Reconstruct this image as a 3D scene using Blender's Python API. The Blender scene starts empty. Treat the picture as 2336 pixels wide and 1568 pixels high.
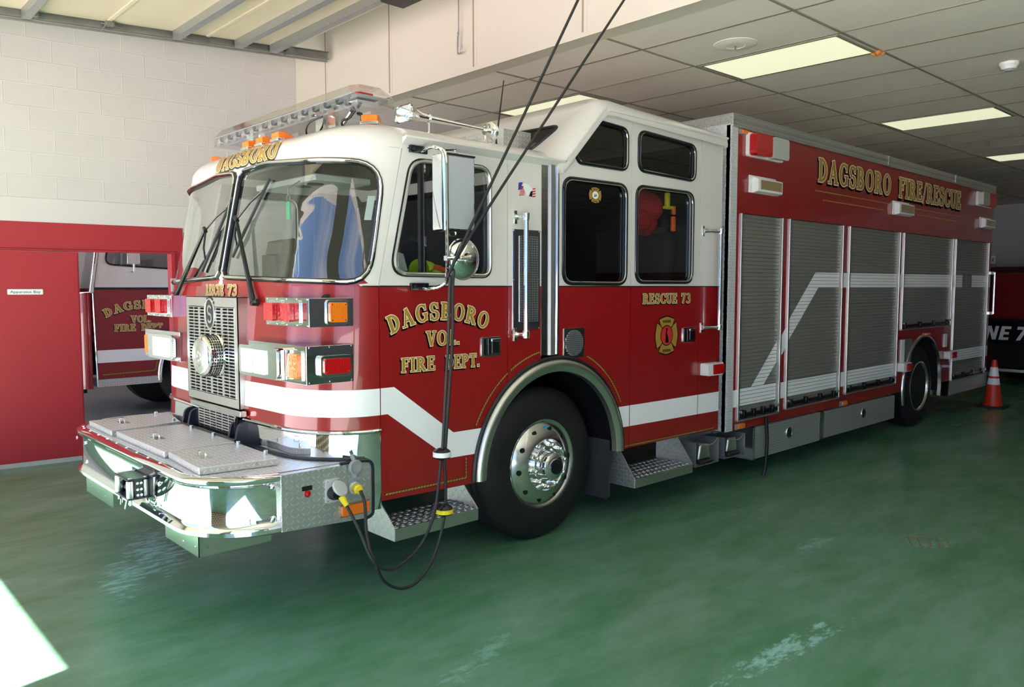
import bpy, bmesh, math, random
from mathutils import Vector, Matrix
from mathutils.geometry import tessellate_polygon
random.seed(7)
SC = bpy.context.scene
COL = SC.collection
PI = math.pi
R = math.radians

# ---------------------------------------------------------------- camera, world, sun, exposure
# x runs along the truck towards its rear, y across it, z up; the near flank of the truck is y = 0
cd = bpy.data.cameras.new('camera')
cd.sensor_width = 36.0
cd.lens = 36.0 * 1790.0 / 2336.0
cd.clip_start = 0.05
cd.clip_end = 400
cam = bpy.data.objects.new('camera', cd)
COL.objects.link(cam)
_a, _p = R(46.888), math.atan2(129.0, 1790.0)
_F = Vector((math.cos(_a), math.sin(_a), 0)); _R = Vector((math.sin(_a), -math.cos(_a), 0)); _U = Vector((0, 0, 1))
_fw = _F * math.cos(_p) - _U * math.sin(_p); _up = _F * math.sin(_p) + _U * math.cos(_p)
_m = Matrix((_R, _up, -_fw)).transposed().to_4x4()
_m.translation = Vector((0, -3.6, 1.74))
cam.matrix_world = _m
SC.camera = cam

SC.view_settings.view_transform = 'Standard'
SC.view_settings.look = 'None'
SC.view_settings.gamma = 1.0
SC.view_settings.use_curve_mapping = False
SC.view_settings.exposure = 0.05

w = bpy.data.worlds.new('sky'); SC.world = w; w.use_nodes = True
nt = w.node_tree; nt.nodes.clear()
out = nt.nodes.new('ShaderNodeOutputWorld'); bg = nt.nodes.new('ShaderNodeBackground')
tc = nt.nodes.new('ShaderNodeTexCoord'); nz = nt.nodes.new('ShaderNodeTexNoise'); rp = nt.nodes.new('ShaderNodeValToRGB')
mx = nt.nodes.new('ShaderNodeMix'); mx.data_type = 'RGBA'
nz.inputs['Scale'].default_value = 2.6; nz.inputs['Detail'].default_value = 6
rp.color_ramp.elements[0].position = 0.5; rp.color_ramp.elements[1].position = 0.72
mx.inputs[6].default_value = (0.42, 0.66, 1.15, 1); mx.inputs[7].default_value = (1.6, 1.6, 1.6, 1)
nt.links.new(tc.outputs['Generated'], nz.inputs['Vector']); nt.links.new(nz.outputs['Fac'], rp.inputs['Fac'])
nt.links.new(rp.outputs['Color'], mx.inputs[0]); nt.links.new(mx.outputs[2], bg.inputs['Color'])
bg.inputs['Strength'].default_value = 1.9
nt.links.new(bg.outputs['Background'], out.inputs['Surface'])

sd = bpy.data.lights.new('sun', 'SUN'); sd.energy = 46.0; sd.angle = R(0.53); sd.color = (1, 0.875, 0.85)
sun = bpy.data.objects.new('sun', sd); COL.objects.link(sun)
sun.location = (-6, -1, 12)
sun.rotation_euler = Vector((2.18, 0.485, -3.66)).to_track_quat('-Z', 'Y').to_euler()

def portal(name, x, y0, y1, z0, z1):       # sampling portals in the two open doorways; they give no light of their own
    l = bpy.data.lights.new(name, 'AREA'); l.shape = 'RECTANGLE'; l.size = y1 - y0; l.size_y = z1 - z0
    l.cycles.is_portal = True
    o = bpy.data.objects.new(name, l); COL.objects.link(o)
    o.location = (x, (y0 + y1) / 2, (z0 + z1) / 2)
    o.rotation_euler = Vector((1, 0, 0)).to_track_quat('-Z', 'Z').to_euler()
portal('door_portal', -1.28, -0.16, 4.2, 0, 3.66)
portal('door_portal', -1.28, -12.5, -1.5, 0, 3.9)

# ---------------------------------------------------------------- materials
MATS = {}
def N(nt, kind, **kw):
    n = nt.nodes.new(kind)
    for k, v in kw.items():
        if k in n.inputs: n.inputs[k].default_value = v
        else: setattr(n, k, v)
    return n
def mat(name, col, rough=0.5, metal=0.0, coat=0.0, spec=0.5, var=0.0, vscale=8.0, bump=0.0, bscale=60.0, alpha=1.0, trans=0.0, emit=None, estr=0.0, rvar=0.0):
    m = bpy.data.materials.new(name); m.use_nodes = True
    nt = m.node_tree; b = nt.nodes['Principled BSDF']
    b.inputs['Base Color'].default_value = (*col, 1); b.inputs['Roughness'].default_value = rough
    b.inputs['Metallic'].default_value = metal; b.inputs['Coat Weight'].default_value = coat
    b.inputs['Coat Roughness'].default_value = 0.02; b.inputs['Specular IOR Level'].default_value = spec
    b.inputs['Transmission Weight'].default_value = trans
    if emit: b.inputs['Emission Color'].default_value = (*emit, 1); b.inputs['Emission Strength'].default_value = estr
    if var or bump or rvar:
        t = N(nt, 'ShaderNodeTexCoord')
        n = N(nt, 'ShaderNodeTexNoise', Scale=vscale, Detail=5.0)
        nt.links.new(t.outputs['UV'], n.inputs['Vector'])
        if var:
            mi = N(nt, 'ShaderNodeMix', data_type='RGBA')
            mi.inputs[6].default_value = (*[c * (1 - var) for c in col], 1); mi.inputs[7].default_value = (*[min(1, c * (1 + var)) for c in col], 1)
            nt.links.new(n.outputs['Fac'], mi.inputs[0]); nt.links.new(mi.outputs[2], b.inputs['Base Color'])
        if rvar:
            mr = N(nt, 'ShaderNodeMapRange'); mr.inputs[3].default_value = rough - rvar; mr.inputs[4].default_value = rough + rvar
            nt.links.new(n.outputs['Fac'], mr.inputs[0]); nt.links.new(mr.outputs[0], b.inputs['Roughness'])
        if bump:
            n2 = N(nt, 'ShaderNodeTexNoise', Scale=bscale, Detail=3.0); nt.links.new(t.outputs['UV'], n2.inputs['Vector'])
            bp = N(nt, 'ShaderNodeBump', Strength=bump, Distance=0.01); nt.links.new(n2.outputs['Fac'], bp.inputs['Height'])
            nt.links.new(bp.outputs['Normal'], b.inputs['Normal'])
    MATS[name] = m
    return m
def math_(nt, op, a, b=None, c=None):
    n = nt.nodes.new('ShaderNodeMath'); n.operation = op
    for i, v in enumerate((a, b, c)):
        if v is None: continue
        if isinstance(v, (int, float)): n.inputs[i].default_value = v
        else: nt.links.new(v, n.inputs[i])
    return n.outputs[0]
def glass(name, tint, rough=0.0, ior=1.5, gain=1.0, gtint=(1, 1, 1)):
    m = bpy.data.materials.new(name); m.use_nodes = True; nt = m.node_tree; nt.nodes.clear()
    o = N(nt, 'ShaderNodeOutputMaterial'); tr = N(nt, 'ShaderNodeBsdfTransparent', Color=(*tint, 1))
    gl = N(nt, 'ShaderNodeBsdfGlossy', Roughness=rough, Color=(*gtint, 1)); fr = N(nt, 'ShaderNodeFresnel', IOR=ior); ms = N(nt, 'ShaderNodeMixShader')
    ge = N(nt, 'ShaderNodeNewGeometry'); nt.links.new(math_(nt, 'MULTIPLY_ADD', ge.outputs['Backfacing'], 1 / ior - ior, ior), fr.inputs[0])   # thin pane: same reflection from both sides
    g = math_(nt, 'MINIMUM', math_(nt, 'MULTIPLY', fr.outputs[0], gain), 1.0)
    nt.links.new(g, ms.inputs[0]); nt.links.new(tr.outputs[0], ms.inputs[1]); nt.links.new(gl.outputs[0], ms.inputs[2])
    nt.links.new(ms.outputs[0], o.inputs[0]); MATS[name] = m
    return m
def lens(name, col, glow=0.12):
    m = bpy.data.materials.new(name); m.use_nodes = True; nt = m.node_tree; b = nt.nodes['Principled BSDF']
    b.inputs['Base Color'].default_value = (*col, 1); b.inputs['Roughness'].default_value = 0.12; b.inputs['Coat Weight'].default_value = 0.6
    t = N(nt, 'ShaderNodeTexCoord'); mp = N(nt, 'ShaderNodeMapping'); mp.inputs['Scale'].default_value = (140, 60, 1)
    wv = N(nt, 'ShaderNodeTexVoronoi', Scale=1.0)
    nt.links.new(t.outputs['UV'], mp.inputs[0]); nt.links.new(mp.outputs[0], wv.inputs['Vector'])
    bp = N(nt, 'ShaderNodeBump', Strength=0.35, Distance=0.004); nt.links.new(wv.outputs['Distance'], bp.inputs['Height']); nt.links.new(bp.outputs[0], b.inputs['Normal'])
    MATS[name] = m
    return m
mat('red', (0.295, 0.007, 0.009), 0.28, coat=0.8, var=0.03, vscale=2)
mat('white', (0.74, 0.71, 0.68), 0.3, coat=0.8, var=0.015, vscale=2)
mat('chrome', (0.9, 0.9, 0.9), 0.045, 1.0)
mat('steel', (0.72, 0.72, 0.71), 0.16, 1.0, var=0.06, vscale=14)
mat('mirror_steel', (0.72, 0.72, 0.74), 0.03, 1.0)
mat('brushed', (0.68, 0.67, 0.64), 0.34, 1.0, var=0.05, vscale=30)
mat('grey_metal', (0.42, 0.43, 0.44), 0.4, 0.8, var=0.1, vscale=20)
mat('slat', (0.26, 0.26, 0.235), 0.5, 0.35, var=0.06, vscale=6)
mat('rail', (0.55, 0.55, 0.54), 0.3, 1.0)
mat('rubber', (0.018, 0.018, 0.02), 0.55, bump=0.15, bscale=120)
mat('tyre', (0.008, 0.008, 0.0085), 0.6, var=0.2, vscale=18, bump=0.1, bscale=90)
mat('flap', (0.035, 0.035, 0.04), 0.7, var=0.5, vscale=9)
mat('black', (0.008, 0.008, 0.009), 0.4)
mat('black_gloss', (0.01, 0.01, 0.012), 0.15)
mat('navy_black', (0.012, 0.014, 0.026), 0.3)
mat('void', (0.004, 0.004, 0.004), 0.9)
mat('interior', (0.018, 0.018, 0.02), 0.75, var=0.3, vscale=5)
mat('mirror_back', (0.50, 0.52, 0.57), 0.3, 0.3)
mat('liner', (0.025, 0.025, 0.025), 0.8)
mat('seat_cloth', (0.02, 0.021, 0.026), 0.85, bump=0.2, bscale=200)
mat('gold', (0.44, 0.255, 0.045), 0.42, 0.12, var=0.5, vscale=85)
mat('cream', (0.86, 0.72, 0.45), 0.4)
mat('letter_black', (0.008, 0.007, 0.007), 0.35, coat=0.4)
mat('stripe_white', (0.93, 0.94, 0.96), 0.45, var=0.02)
mat('decal_blue', (0.04, 0.05, 0.32), 0.4); mat('decal_red', (0.6, 0.03, 0.03), 0.4); mat('decal_white', (0.85, 0.85, 0.85), 0.4); mat('sticker_blue', (0.02, 0.35, 0.7), 0.4)
lens('lens_red', (0.50, 0.005, 0.007)); lens('lens_orange', (0.9, 0.2, 0.01)); lens('lens_white', (0.8, 0.82, 0.82)); lens('lens_grey', (0.5, 0.51, 0.48))
lens('lens_dark', (0.32, 0.24, 0.12))
glass('windshield_glass', (0.80, 0.87, 0.84), gain=2.7)
glass('side_glass', (0.84, 0.87, 0.86), gain=1.1)
glass('dark_glass', (0.55, 0.56, 0.56), gain=1.0)
glass('clear_plastic', (0.88, 0.87, 0.89), rough=0.06, gain=1.5)
mat('green_tag', (0.02, 0.55, 0.28), 0.5)
mat('hi_vis', (0.55, 0.85, 0.02), 0.7, bump=0.3, bscale=30); mat('bag_red', (0.42, 0.015, 0.025), 0.7, bump=0.3, bscale=40); mat('strap_orange', (0.9, 0.12, 0.02), 0.6)
mat('yellow', (0.85, 0.68, 0.02), 0.4); mat('grey_plastic', (0.30, 0.32, 0.34), 0.4); mat('pale_plastic', (0.55, 0.57, 0.58), 0.35)
mat('cone_orange', (0.75, 0.035, 0.012), 0.4); mat('dark_red', (0.17, 0.006, 0.012), 0.3, coat=0.8); mat('maroon', (0.24, 0.004, 0.014), 0.28, coat=1.0)
mat('wall_white', (0.66, 0.625, 0.60), 0.6)
mat('red_door', (0.41, 0.020, 0.032), 0.45, var=0.08, vscale=1.6, bump=0.04, bscale=18)
mat('red_dark_wall', (0.15, 0.008, 0.01), 0.6); mat('grey_wall', (0.42, 0.42, 0.41), 0.7, var=0.05)
mat('beige_panel', (0.66, 0.60, 0.52), 0.55, var=0.03, vscale=1.2); mat('panel_joint', (0.34, 0.28, 0.20), 0.7)
mat('cream_door', (0.70, 0.585, 0.44), 0.5, var=0.05, vscale=1.5)
mat('track', (0.30, 0.30, 0.29), 0.45, 0.8, var=0.35, vscale=8); mat('rust', (0.24, 0.13, 0.07), 0.8, var=0.4, vscale=20)
mat('ceiling_tile', (0.88, 0.795, 0.72), 0.9, var=0.06, vscale=1.3, bump=0.15, bscale=220); mat('ceiling_bar', (0.30, 0.27, 0.22), 0.6); mat('rust_bar', (0.22, 0.16, 0.10), 0.6)
mat('diffuser', (0.75, 0.78, 0.55), 0.4, emit=(0.80, 0.80, 0.56), estr=0.88)
mat('concrete', (0.52, 0.50, 0.47), 0.8, var=0.12, vscale=1.5, bump=0.1, bscale=50); mat('bay_floor', (0.30, 0.30, 0.29), 0.35, var=0.15, vscale=2)
mat('orange_scrap', (0.7, 0.25, 0.06), 0.7)

def uvmat(name):
    m = bpy.data.materials.new(name); m.use_nodes = True; nt = m.node_tree
    MATS[name] = m
    return m, nt, nt.nodes['Principled BSDF'], N(nt, 'ShaderNodeTexCoord')
def diamond(name, col, pitch, rough, strength, metal=1.0):
    m, nt, b, t = uvmat(name)
    b.inputs['Metallic'].default_value = metal; b.inputs['Roughness'].default_value = rough
    sp = N(nt, 'ShaderNodeSeparateXYZ'); nt.links.new(t.outputs['UV'], sp.inputs[0])
    k = 1 / pitch
    def bars(sign, ou, ov):
        u = math_(nt, 'MULTIPLY_ADD', sp.outputs[0], k, ou); v = math_(nt, 'MULTIPLY_ADD', sp.outputs[1], k, ov)
        iu = math_(nt, 'FLOOR', u); iv = math_(nt, 'FLOOR', v)
        fu = math_(nt, 'SUBTRACT', math_(nt, 'FRACT', u), 0.5); fv = math_(nt, 'SUBTRACT', math_(nt, 'FRACT', v), 0.5)
        par = math_(nt, 'ABSOLUTE', math_(nt, 'MODULO', math_(nt, 'ADD', iu, iv), 2.0))
        sg = math_(nt, 'MULTIPLY_ADD', par, 2.0, -1.0)
        fv = math_(nt, 'MULTIPLY', fv, sg)
        a = math_(nt, 'MULTIPLY', math_(nt, 'ADD', fu, fv), 0.707); c = math_(nt, 'MULTIPLY', math_(nt, 'SUBTRACT', fu, fv), 0.707)
        d = math_(nt, 'ADD', math_(nt, 'POWER', math_(nt, 'MULTIPLY', a, 1 / 0.5), 2.0), math_(nt, 'POWER', math_(nt, 'MULTIPLY', c, 1 / 0.13), 2.0))
        return math_(nt, 'MAXIMUM', math_(nt, 'SUBTRACT', 1.0, d), 0.0)
    h = math_(nt, 'MINIMUM', math_(nt, 'MULTIPLY', bars(1, 0, 0), 2.0), 1.0)
    bp = N(nt, 'ShaderNodeBump', Strength=strength, Distance=0.012); nt.links.new(h, bp.inputs['Height']); nt.links.new(bp.outputs[0], b.inputs['Normal'])
    mi = N(nt, 'ShaderNodeMix', data_type='RGBA'); mi.inputs[6].default_value = (*[c * 0.72 for c in col], 1); mi.inputs[7].default_value = (*[min(1, c * 1.25) for c in col], 1)
    nt.links.new(h, mi.inputs[0]); nt.links.new(mi.outputs[2], b.inputs['Base Color'])
diamond('diamond', (0.95, 0.95, 0.96), 0.030, 0.42, 0.9, 0.85)
diamond('diamond_small', (0.70, 0.71, 0.72), 0.024, 0.45, 0.9, 0.7)
diamond('diamond_bright', (0.95, 0.96, 0.98), 0.026, 0.38, 1.0, 0.2)
diamond('diamond_dark', (0.66, 0.66, 0.64), 0.026, 0.42, 0.8, 0.8)

def blocks(name, c1, c2, mortar, bw, bh, off, ms, mr, bumpd, above=None, zsplit=0.0):
    m, nt, b, t = uvmat(name); b.inputs['Roughness'].default_value = 0.6
    mp = N(nt, 'ShaderNodeMapping'); mp.inputs['Location'].default_value = off
    nt.links.new(t.outputs['UV'], mp.inputs[0])
    br = N(nt, 'ShaderNodeTexBrick', Scale=1.0); br.inputs['Brick Width'].default_value = bw; br.inputs['Row Height'].default_value = bh
    br.inputs['Mortar Size'].default_value = ms; br.inputs['Mortar Smooth'].default_value = mr
    br.inputs['Color1'].default_value = (*c1, 1); br.inputs['Color2'].default_value = (*c2, 1); br.inputs['Mortar'].default_value = (*mortar, 1)
    nt.links.new(mp.outputs[0], br.inputs['Vector'])
    n2 = N(nt, 'ShaderNodeTexNoise', Scale=45.0, Detail=4.0); nt.links.new(t.outputs['UV'], n2.inputs['Vector'])
    h = math_(nt, 'MULTIPLY_ADD', n2.outputs['Fac'], 0.25, br.outputs['Fac'])
    bp = N(nt, 'ShaderNodeBump', Strength=0.55, Distance=bumpd); nt.links.new(h, bp.inputs['Height']); nt.links.new(bp.outputs[0], b.inputs['Normal'])
    nt.links.new(br.outputs['Color'], b.inputs['Base Color'])
blocks('block_wall', (0.615, 0.58, 0.555), (0.635, 0.60, 0.575), (0.69, 0.66, 0.635), 0.415, 0.2165, (0, 8 * 0.2165 - 2.595, 0), 0.006, 0.4, 0.010)
blocks('brick_wall', (0.16, 0.035, 0.03), (0.2, 0.05, 0.04), (0.75, 0.73, 0.70), 0.21, 0.075, (0, 0, 0), 0.009, 0.1, -0.003)

m, nt, b, t = uvmat('green_floor')
n1 = N(nt, 'ShaderNodeTexNoise', Scale=0.9, Detail=6.0); n2 = N(nt, 'ShaderNodeTexNoise', Scale=2.2, Detail=8.0, Roughness=0.7); n3 = N(nt, 'ShaderNodeTexNoise', Scale=22.0, Detail=5.0)
mp = N(nt, 'ShaderNodeMapping'); mp.inputs['Rotation'].default_value = (0, 0, 0.35); mp.inputs['Scale'].default_value = (1, 2.6, 1)
nt.links.new(t.outputs['UV'], mp.inputs[0])
for n_ in (n1, n2): nt.links.new(mp.outputs[0], n_.inputs['Vector'])
nt.links.new(t.outputs['UV'], n3.inputs['Vector'])
r1 = N(nt, 'ShaderNodeValToRGB'); e = r1.color_ramp.elements
e[0].position = 0.38; e[0].color = (0.078, 0.225, 0.110, 1); e[1].position = 0.64; e[1].color = (0.160, 0.315, 0.235, 1)
nt.links.new(math_(nt, 'ADD', math_(nt, 'MULTIPLY', n1.outputs['Fac'], 0.45), math_(nt, 'MULTIPLY', n2.outputs['Fac'], 0.55)), r1.inputs['Fac'])
r2 = N(nt, 'ShaderNodeValToRGB'); e = r2.color_ramp.elements; e[0].position = 0.66; e[1].position = 0.82
nt.links.new(n2.outputs['Fac'], r2.inputs['Fac'])
r3 = N(nt, 'ShaderNodeValToRGB'); e = r3.color_ramp.elements; e[0].position = 0.45; e[1].position = 0.6
nt.links.new(n3.outputs['Fac'], r3.inputs['Fac'])
wear = math_(nt, 'MULTIPLY', math_(nt, 'MULTIPLY', r2.outputs[0], r3.outputs[0]), 0.0)
sx = N(nt, 'ShaderNodeSeparateXYZ'); nt.links.new(t.outputs['UV'], sx.inputs[0])
n4 = N(nt, 'ShaderNodeTexNoise', Scale=7.0, Detail=9.0, Roughness=0.75); nt.links.new(mp.outputs[0], n4.inputs['Vector'])
for px, py, ang, la, lb, amt in ((1.75, 1.72, 1.3, 0.75, 0.28, 0.9), (1.45, 1.35, 1.2, 0.5, 0.2, 0.8), (3.45, -1.83, -0.05, 0.75, 0.11, 1.0), (5.08, -1.2, 0.1, 0.35, 0.12, 0.35), (5.64, -1.76, -0.5, 0.3, 0.12, 0.4), (2.3, -0.9, 0.3, 0.5, 0.1, 0.4)):   # scuffed patches
    dx = math_(nt, 'SUBTRACT', sx.outputs[0], px); dy = math_(nt, 'SUBTRACT', sx.outputs[1], py); ca, sa = math.cos(ang), math.sin(ang)
    u = math_(nt, 'ADD', math_(nt, 'MULTIPLY', dx, ca / la), math_(nt, 'MULTIPLY', dy, sa / la)); v = math_(nt, 'ADD', math_(nt, 'MULTIPLY', dx, -sa / lb), math_(nt, 'MULTIPLY', dy, ca / lb))
    q = math_(nt, 'MAXIMUM', math_(nt, 'SUBTRACT', 1.0, math_(nt, 'ADD', math_(nt, 'MULTIPLY', u, u), math_(nt, 'MULTIPLY', v, v))), 0.0)
    k = math_(nt, 'MINIMUM', math_(nt, 'MAXIMUM', math_(nt, 'MULTIPLY', math_(nt, 'SUBTRACT', math_(nt, 'ADD', n4.outputs['Fac'], math_(nt, 'MULTIPLY', q, 0.22)), 0.64), 9.0), 0.0), 1.0)
    k = math_(nt, 'MULTIPLY', k, math_(nt, 'MINIMUM', math_(nt, 'MULTIPLY', q, 3.0), amt)); wear = math_(nt, 'MAXIMUM', wear, math_(nt, 'MULTIPLY', k, 0.8))
mi = N(nt, 'ShaderNodeMix', data_type='RGBA'); mi.inputs[7].default_value = (0.34, 0.66, 0.60, 1)
nt.links.new(wear, mi.inputs[0]); nt.links.new(r1.outputs[0], mi.inputs[6]); nt.links.new(mi.outputs[2], b.inputs['Base Color'])
b.inputs['Roughness'].default_value = 0.27
bp = N(nt, 'ShaderNodeBump', Strength=0.06, Distance=0.01); nt.links.new(n3.outputs['Fac'], bp.inputs['Height']); nt.links.new(bp.outputs[0], b.inputs['Normal'])

# ---------------------------------------------------------------- mesh helpers
class MB:
    def __init__(s): s.V = []; s.F = []; s.I = []
    def add(s, vs, fs, m=0):
        o = len(s.V); s.V += [tuple(v) for v in vs]
        for f in fs: s.F.append([i + o for i in f]); s.I.append(m)
        return s
    def box(s, x0, x1, y0, y1, z0, z1, m=0):
        v = [(x, y, z) for z in (z0, z1) for y in (y0, y1) for x in (x0, x1)]
        return s.add(v, [(0, 2, 3, 1), (4, 5, 7, 6), (0, 1, 5, 4), (2, 6, 7, 3), (0, 4, 6, 2), (1, 3, 7, 5)], m)
    def obox(s, c, ax, h, m=0):                    # oriented box: centre, three axes, half sizes
        c = Vector(c); a = [Vector(q).normalized() * k for q, k in zip(ax, h)]
        v = [c + a[0] * i + a[1] * j + a[2] * k for k in (-1, 1) for j in (-1, 1) for i in (-1, 1)]
        return s.add(v, [(0, 2, 3, 1), (4, 5, 7, 6), (0, 1, 5, 4), (2, 6, 7, 3), (0, 4, 6, 2), (1, 3, 7, 5)], m)
    def prism(s, poly, ax, a, b, m=0, holes=(), f=None, mside=None):   # 2D outline (with holes) pushed from a to b along an axis
        if f is None: f = {'y': lambda p, c: (p[0], c, p[1]), 'x': lambda p, c: (c, p[0], p[1]), 'z': lambda p, c: (p[0], p[1], c)}[ax]
        loops = [list(poly)] + [list(h) for h in holes]
        tri = tessellate_polygon([[Vector((p[0], p[1], 0)) for p in l] for l in loops])
        pts = [p for l in loops for p in l]; n = len(pts)
        v = [f(p, a) for p in pts] + [f(p, b) for p in pts]
        fs = [list(q) for q in tri] + [[i + n for i in q][::-1] for q in tri]
        s.add(v, fs, m); o = 0; sd = []
        for l in loops:
            k = len(l)
            for i in range(k): sd.append((o + i, o + (i + 1) % k, o + (i + 1) % k + n, o + i + n))
            o += k
        base = len(s.V) - len(v)
        for q in sd: s.F.append([i + base for i in q]); s.I.append(m if mside is None else mside)
        return s
    def tube(s, pts, r, n=8, m=0, closed=False):
        pts = [Vector(p) for p in pts]; k = len(pts); vs = []; prev = None
        for i, p in enumerate(pts):
            a = pts[(i - 1) % k] if (closed or i) else p; b = pts[(i + 1) % k] if (closed or i < k - 1) else p
            t = (b - a).normalized()
            if prev is None: prev = t.orthogonal().normalized()
            u = (prev - t * prev.dot(t)).normalized(); prev = u; w_ = t.cross(u)
            rr = r[i] if isinstance(r, (list, tuple)) else r
            for j in range(n):
                q = 2 * PI * j / n; vs.append(p + (u * math.cos(q) + w_ * math.sin(q)) * rr)
        fs = []
        for i in range(k if closed else k - 1):
            for j in range(n): fs.append((i * n + j, i * n + (j + 1) % n, ((i + 1) % k) * n + (j + 1) % n, ((i + 1) % k) * n + j))
        if not closed: fs += [list(range(n))[::-1], [(k - 1) * n + j for j in range(n)]]
        return s.add(vs, fs, m)
    def lathe(s, prof, c, ax, n=32, m=0, a0=0.0, a1=2 * PI):          # prof: (radius, height) along the axis
        c = Vector(c); ax = Vector(ax).normalized(); u = ax.orthogonal().normalized()
        if abs(ax.z) < 0.5: u = Vector((0, 0, 1))
        w_ = ax.cross(u); full = abs(a1 - a0 - 2 * PI) < 1e-6; na = n if full else n + 1; vs = []
        for r_, h in prof:
            for j in range(na):
                q = a0 + (a1 - a0) * j / n; vs.append(c + ax * h + (u * math.cos(q) + w_ * math.sin(q)) * r_)
        fs = []
        for i in range(len(prof) - 1):
            for j in range(n):
                j2 = (j + 1) % na; fs.append((i * na + j, i * na + j2, (i + 1) * na + j2, (i + 1) * na + j))
        if full:
            if prof[0][0] > 1e-6: fs.append(list(range(na))[::-1])
            if prof[-1][0] > 1e-6: fs.append([(len(prof) - 1) * na + j for j in range(na)])
        return s.add(vs, fs, m)
    def grid(s, fn, us, vs_, m=0):
        v = [fn(u, w_) for w_ in vs_ for u in us]; n = len(us)
        return s.add(v, [(j * n + i, j * n + i + 1, (j + 1) * n + i + 1, (j + 1) * n + i) for j in range(len(vs_) - 1) for i in range(n - 1)], m)
    def mesh(s, name, mats, smooth=30, weld=True, bisect=None):
        me = bpy.data.meshes.new(name)
        bm = bmesh.new(); vv = [bm.verts.new(v) for v in s.V]
        for f, mi in zip(s.F, s.I):
            try:
                fc = bm.faces.new([vv[i] for i in f]); fc.material_index = mi
            except ValueError: pass
        if weld: bmesh.ops.remove_doubles(bm, verts=bm.verts, dist=1e-5)
        if bisect is not None:
            bmesh.ops.bisect_plane(bm, geom=bm.verts[:] + bm.edges[:] + bm.faces[:], plane_co=(0, 0, bisect), plane_no=(0, 0, 1))
            for f in bm.faces:
                if f.calc_center_median().z > bisect and f.material_index == 0: f.material_index = 1
        bmesh.ops.recalc_face_normals(bm, faces=bm.faces)
        uv = bm.loops.layers.uv.new('UVMap')
        for f in bm.faces:
            n = f.normal; a = (abs(n.x), abs(n.y), abs(n.z)); k = a.index(max(a))
            for l in f.loops:
                c = l.vert.co
                l[uv].uv = (c.y, c.z) if k == 0 else (c.x, c.z) if k == 1 else (c.x, c.y)
        bm.to_mesh(me); bm.free()
        for q in ([mats] if isinstance(mats, str) else mats): me.materials.append(MATS[q])
        if smooth:
            for p in me.polygons: p.use_smooth = True
            me.set_sharp_from_angle(angle=R(smooth))
        return me
    def build(s, name, mats, parent=None, smooth=30, bev=0.0, segs=2, label=None, bisect=None, weld=True):
        o = bpy.data.objects.new(name, s.mesh(name, mats, smooth, weld, bisect)); COL.objects.link(o)
        if bev:
            b = o.modifiers.new('edge', 'BEVEL'); b.width = bev; b.segments = segs; b.limit_method = 'ANGLE'; b.angle_limit = R(35); b.harden_normals = False
        if parent is not None: hang(o, parent)
        if label: o['label'] = label
        return o
def wpos(o):
    v = Vector(o.location)
    while o.parent: o = o.parent; v += o.location
    return v
def hang(o, parent):
    o.parent = parent; o.location = Vector(o.location) - wpos(parent)
    return o
def thing(name, label, cat, loc=(0, 0, 0), group=None):
    o = bpy.data.objects.new(name, None); COL.objects.link(o); o.location = loc; o.empty_display_size = 0.1
    return tag(o, label, cat, group)
def tag(o, label, cat, group=None):
    o['label'] = label; o['category'] = cat
    if group: o['group'] = group
    return o
def struct(name, mb, mats, **kw):
    o = mb.build(name, mats, **kw); o['kind'] = 'structure'
    return o
def rrect(x0, x1, z0, z1, r, n=5):
    return roundpoly([(x0, z0), (x1, z0), (x1, z1), (x0, z1)], r, n)
def roundpoly(pts, r, n=5):
    k = len(pts); o = []
    for i in range(k):
        p = Vector(pts[i]); a = Vector(pts[i - 1]) - p; b = Vector(pts[(i + 1) % k]) - p
        rr = r[i] if isinstance(r, (list, tuple)) else r
        if rr <= 0: o.append(tuple(p)); continue
        an = a.angle(b); d = min(rr / math.tan(an / 2), a.length * 0.49, b.length * 0.49)
        s_, e_ = p + a.normalized() * d, p + b.normalized() * d
        for j in range(n + 1):
            t_ = j / n; o.append(tuple(s_ * (1 - t_) ** 2 + p * 2 * t_ * (1 - t_) + e_ * t_ * t_))
    return o
def clip(poly, x0, x1, z0, z1):                      # polygon cut to a rectangle
    for ax, lim, sg in ((0, x0, 1), (0, x1, -1), (1, z0, 1), (1, z1, -1)):
        o = []
        for i in range(len(poly)):
            a, b = poly[i - 1], poly[i]; da = (a[ax] - lim) * sg; db = (b[ax] - lim) * sg
            if (da < 0) != (db < 0):
                t_ = da / (da - db); o.append((a[0] + (b[0] - a[0]) * t_, a[1] + (b[1] - a[1]) * t_))
            if db >= 0: o.append(b)
        poly = o
        if len(poly) < 3: return []
    return poly
def bez(pts, n=12):                                   # smooth curve through points
    P = [Vector(p) for p in pts]; P = [P[0] * 2 - P[1]] + P + [P[-1] * 2 - P[-2]]; o = []
    for i in range(1, len(P) - 2):
        for j in range(n):
            t_ = j / n; a, b, c, d = P[i - 1:i + 3]
            o.append(0.5 * ((2 * b) + (c - a) * t_ + (2 * a - 5 * b + 4 * c - d) * t_ ** 2 + (3 * b - a - 3 * c + d) * t_ ** 3))
    return o + [P[-2]]
def arc(cx, cy, rx, ry, a0, a1, n=12):
    return [(cx + rx * math.cos(R(a0 + (a1 - a0) * i / n)), cy + ry * math.sin(R(a0 + (a1 - a0) * i / n))) for i in range(n + 1)]

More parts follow.
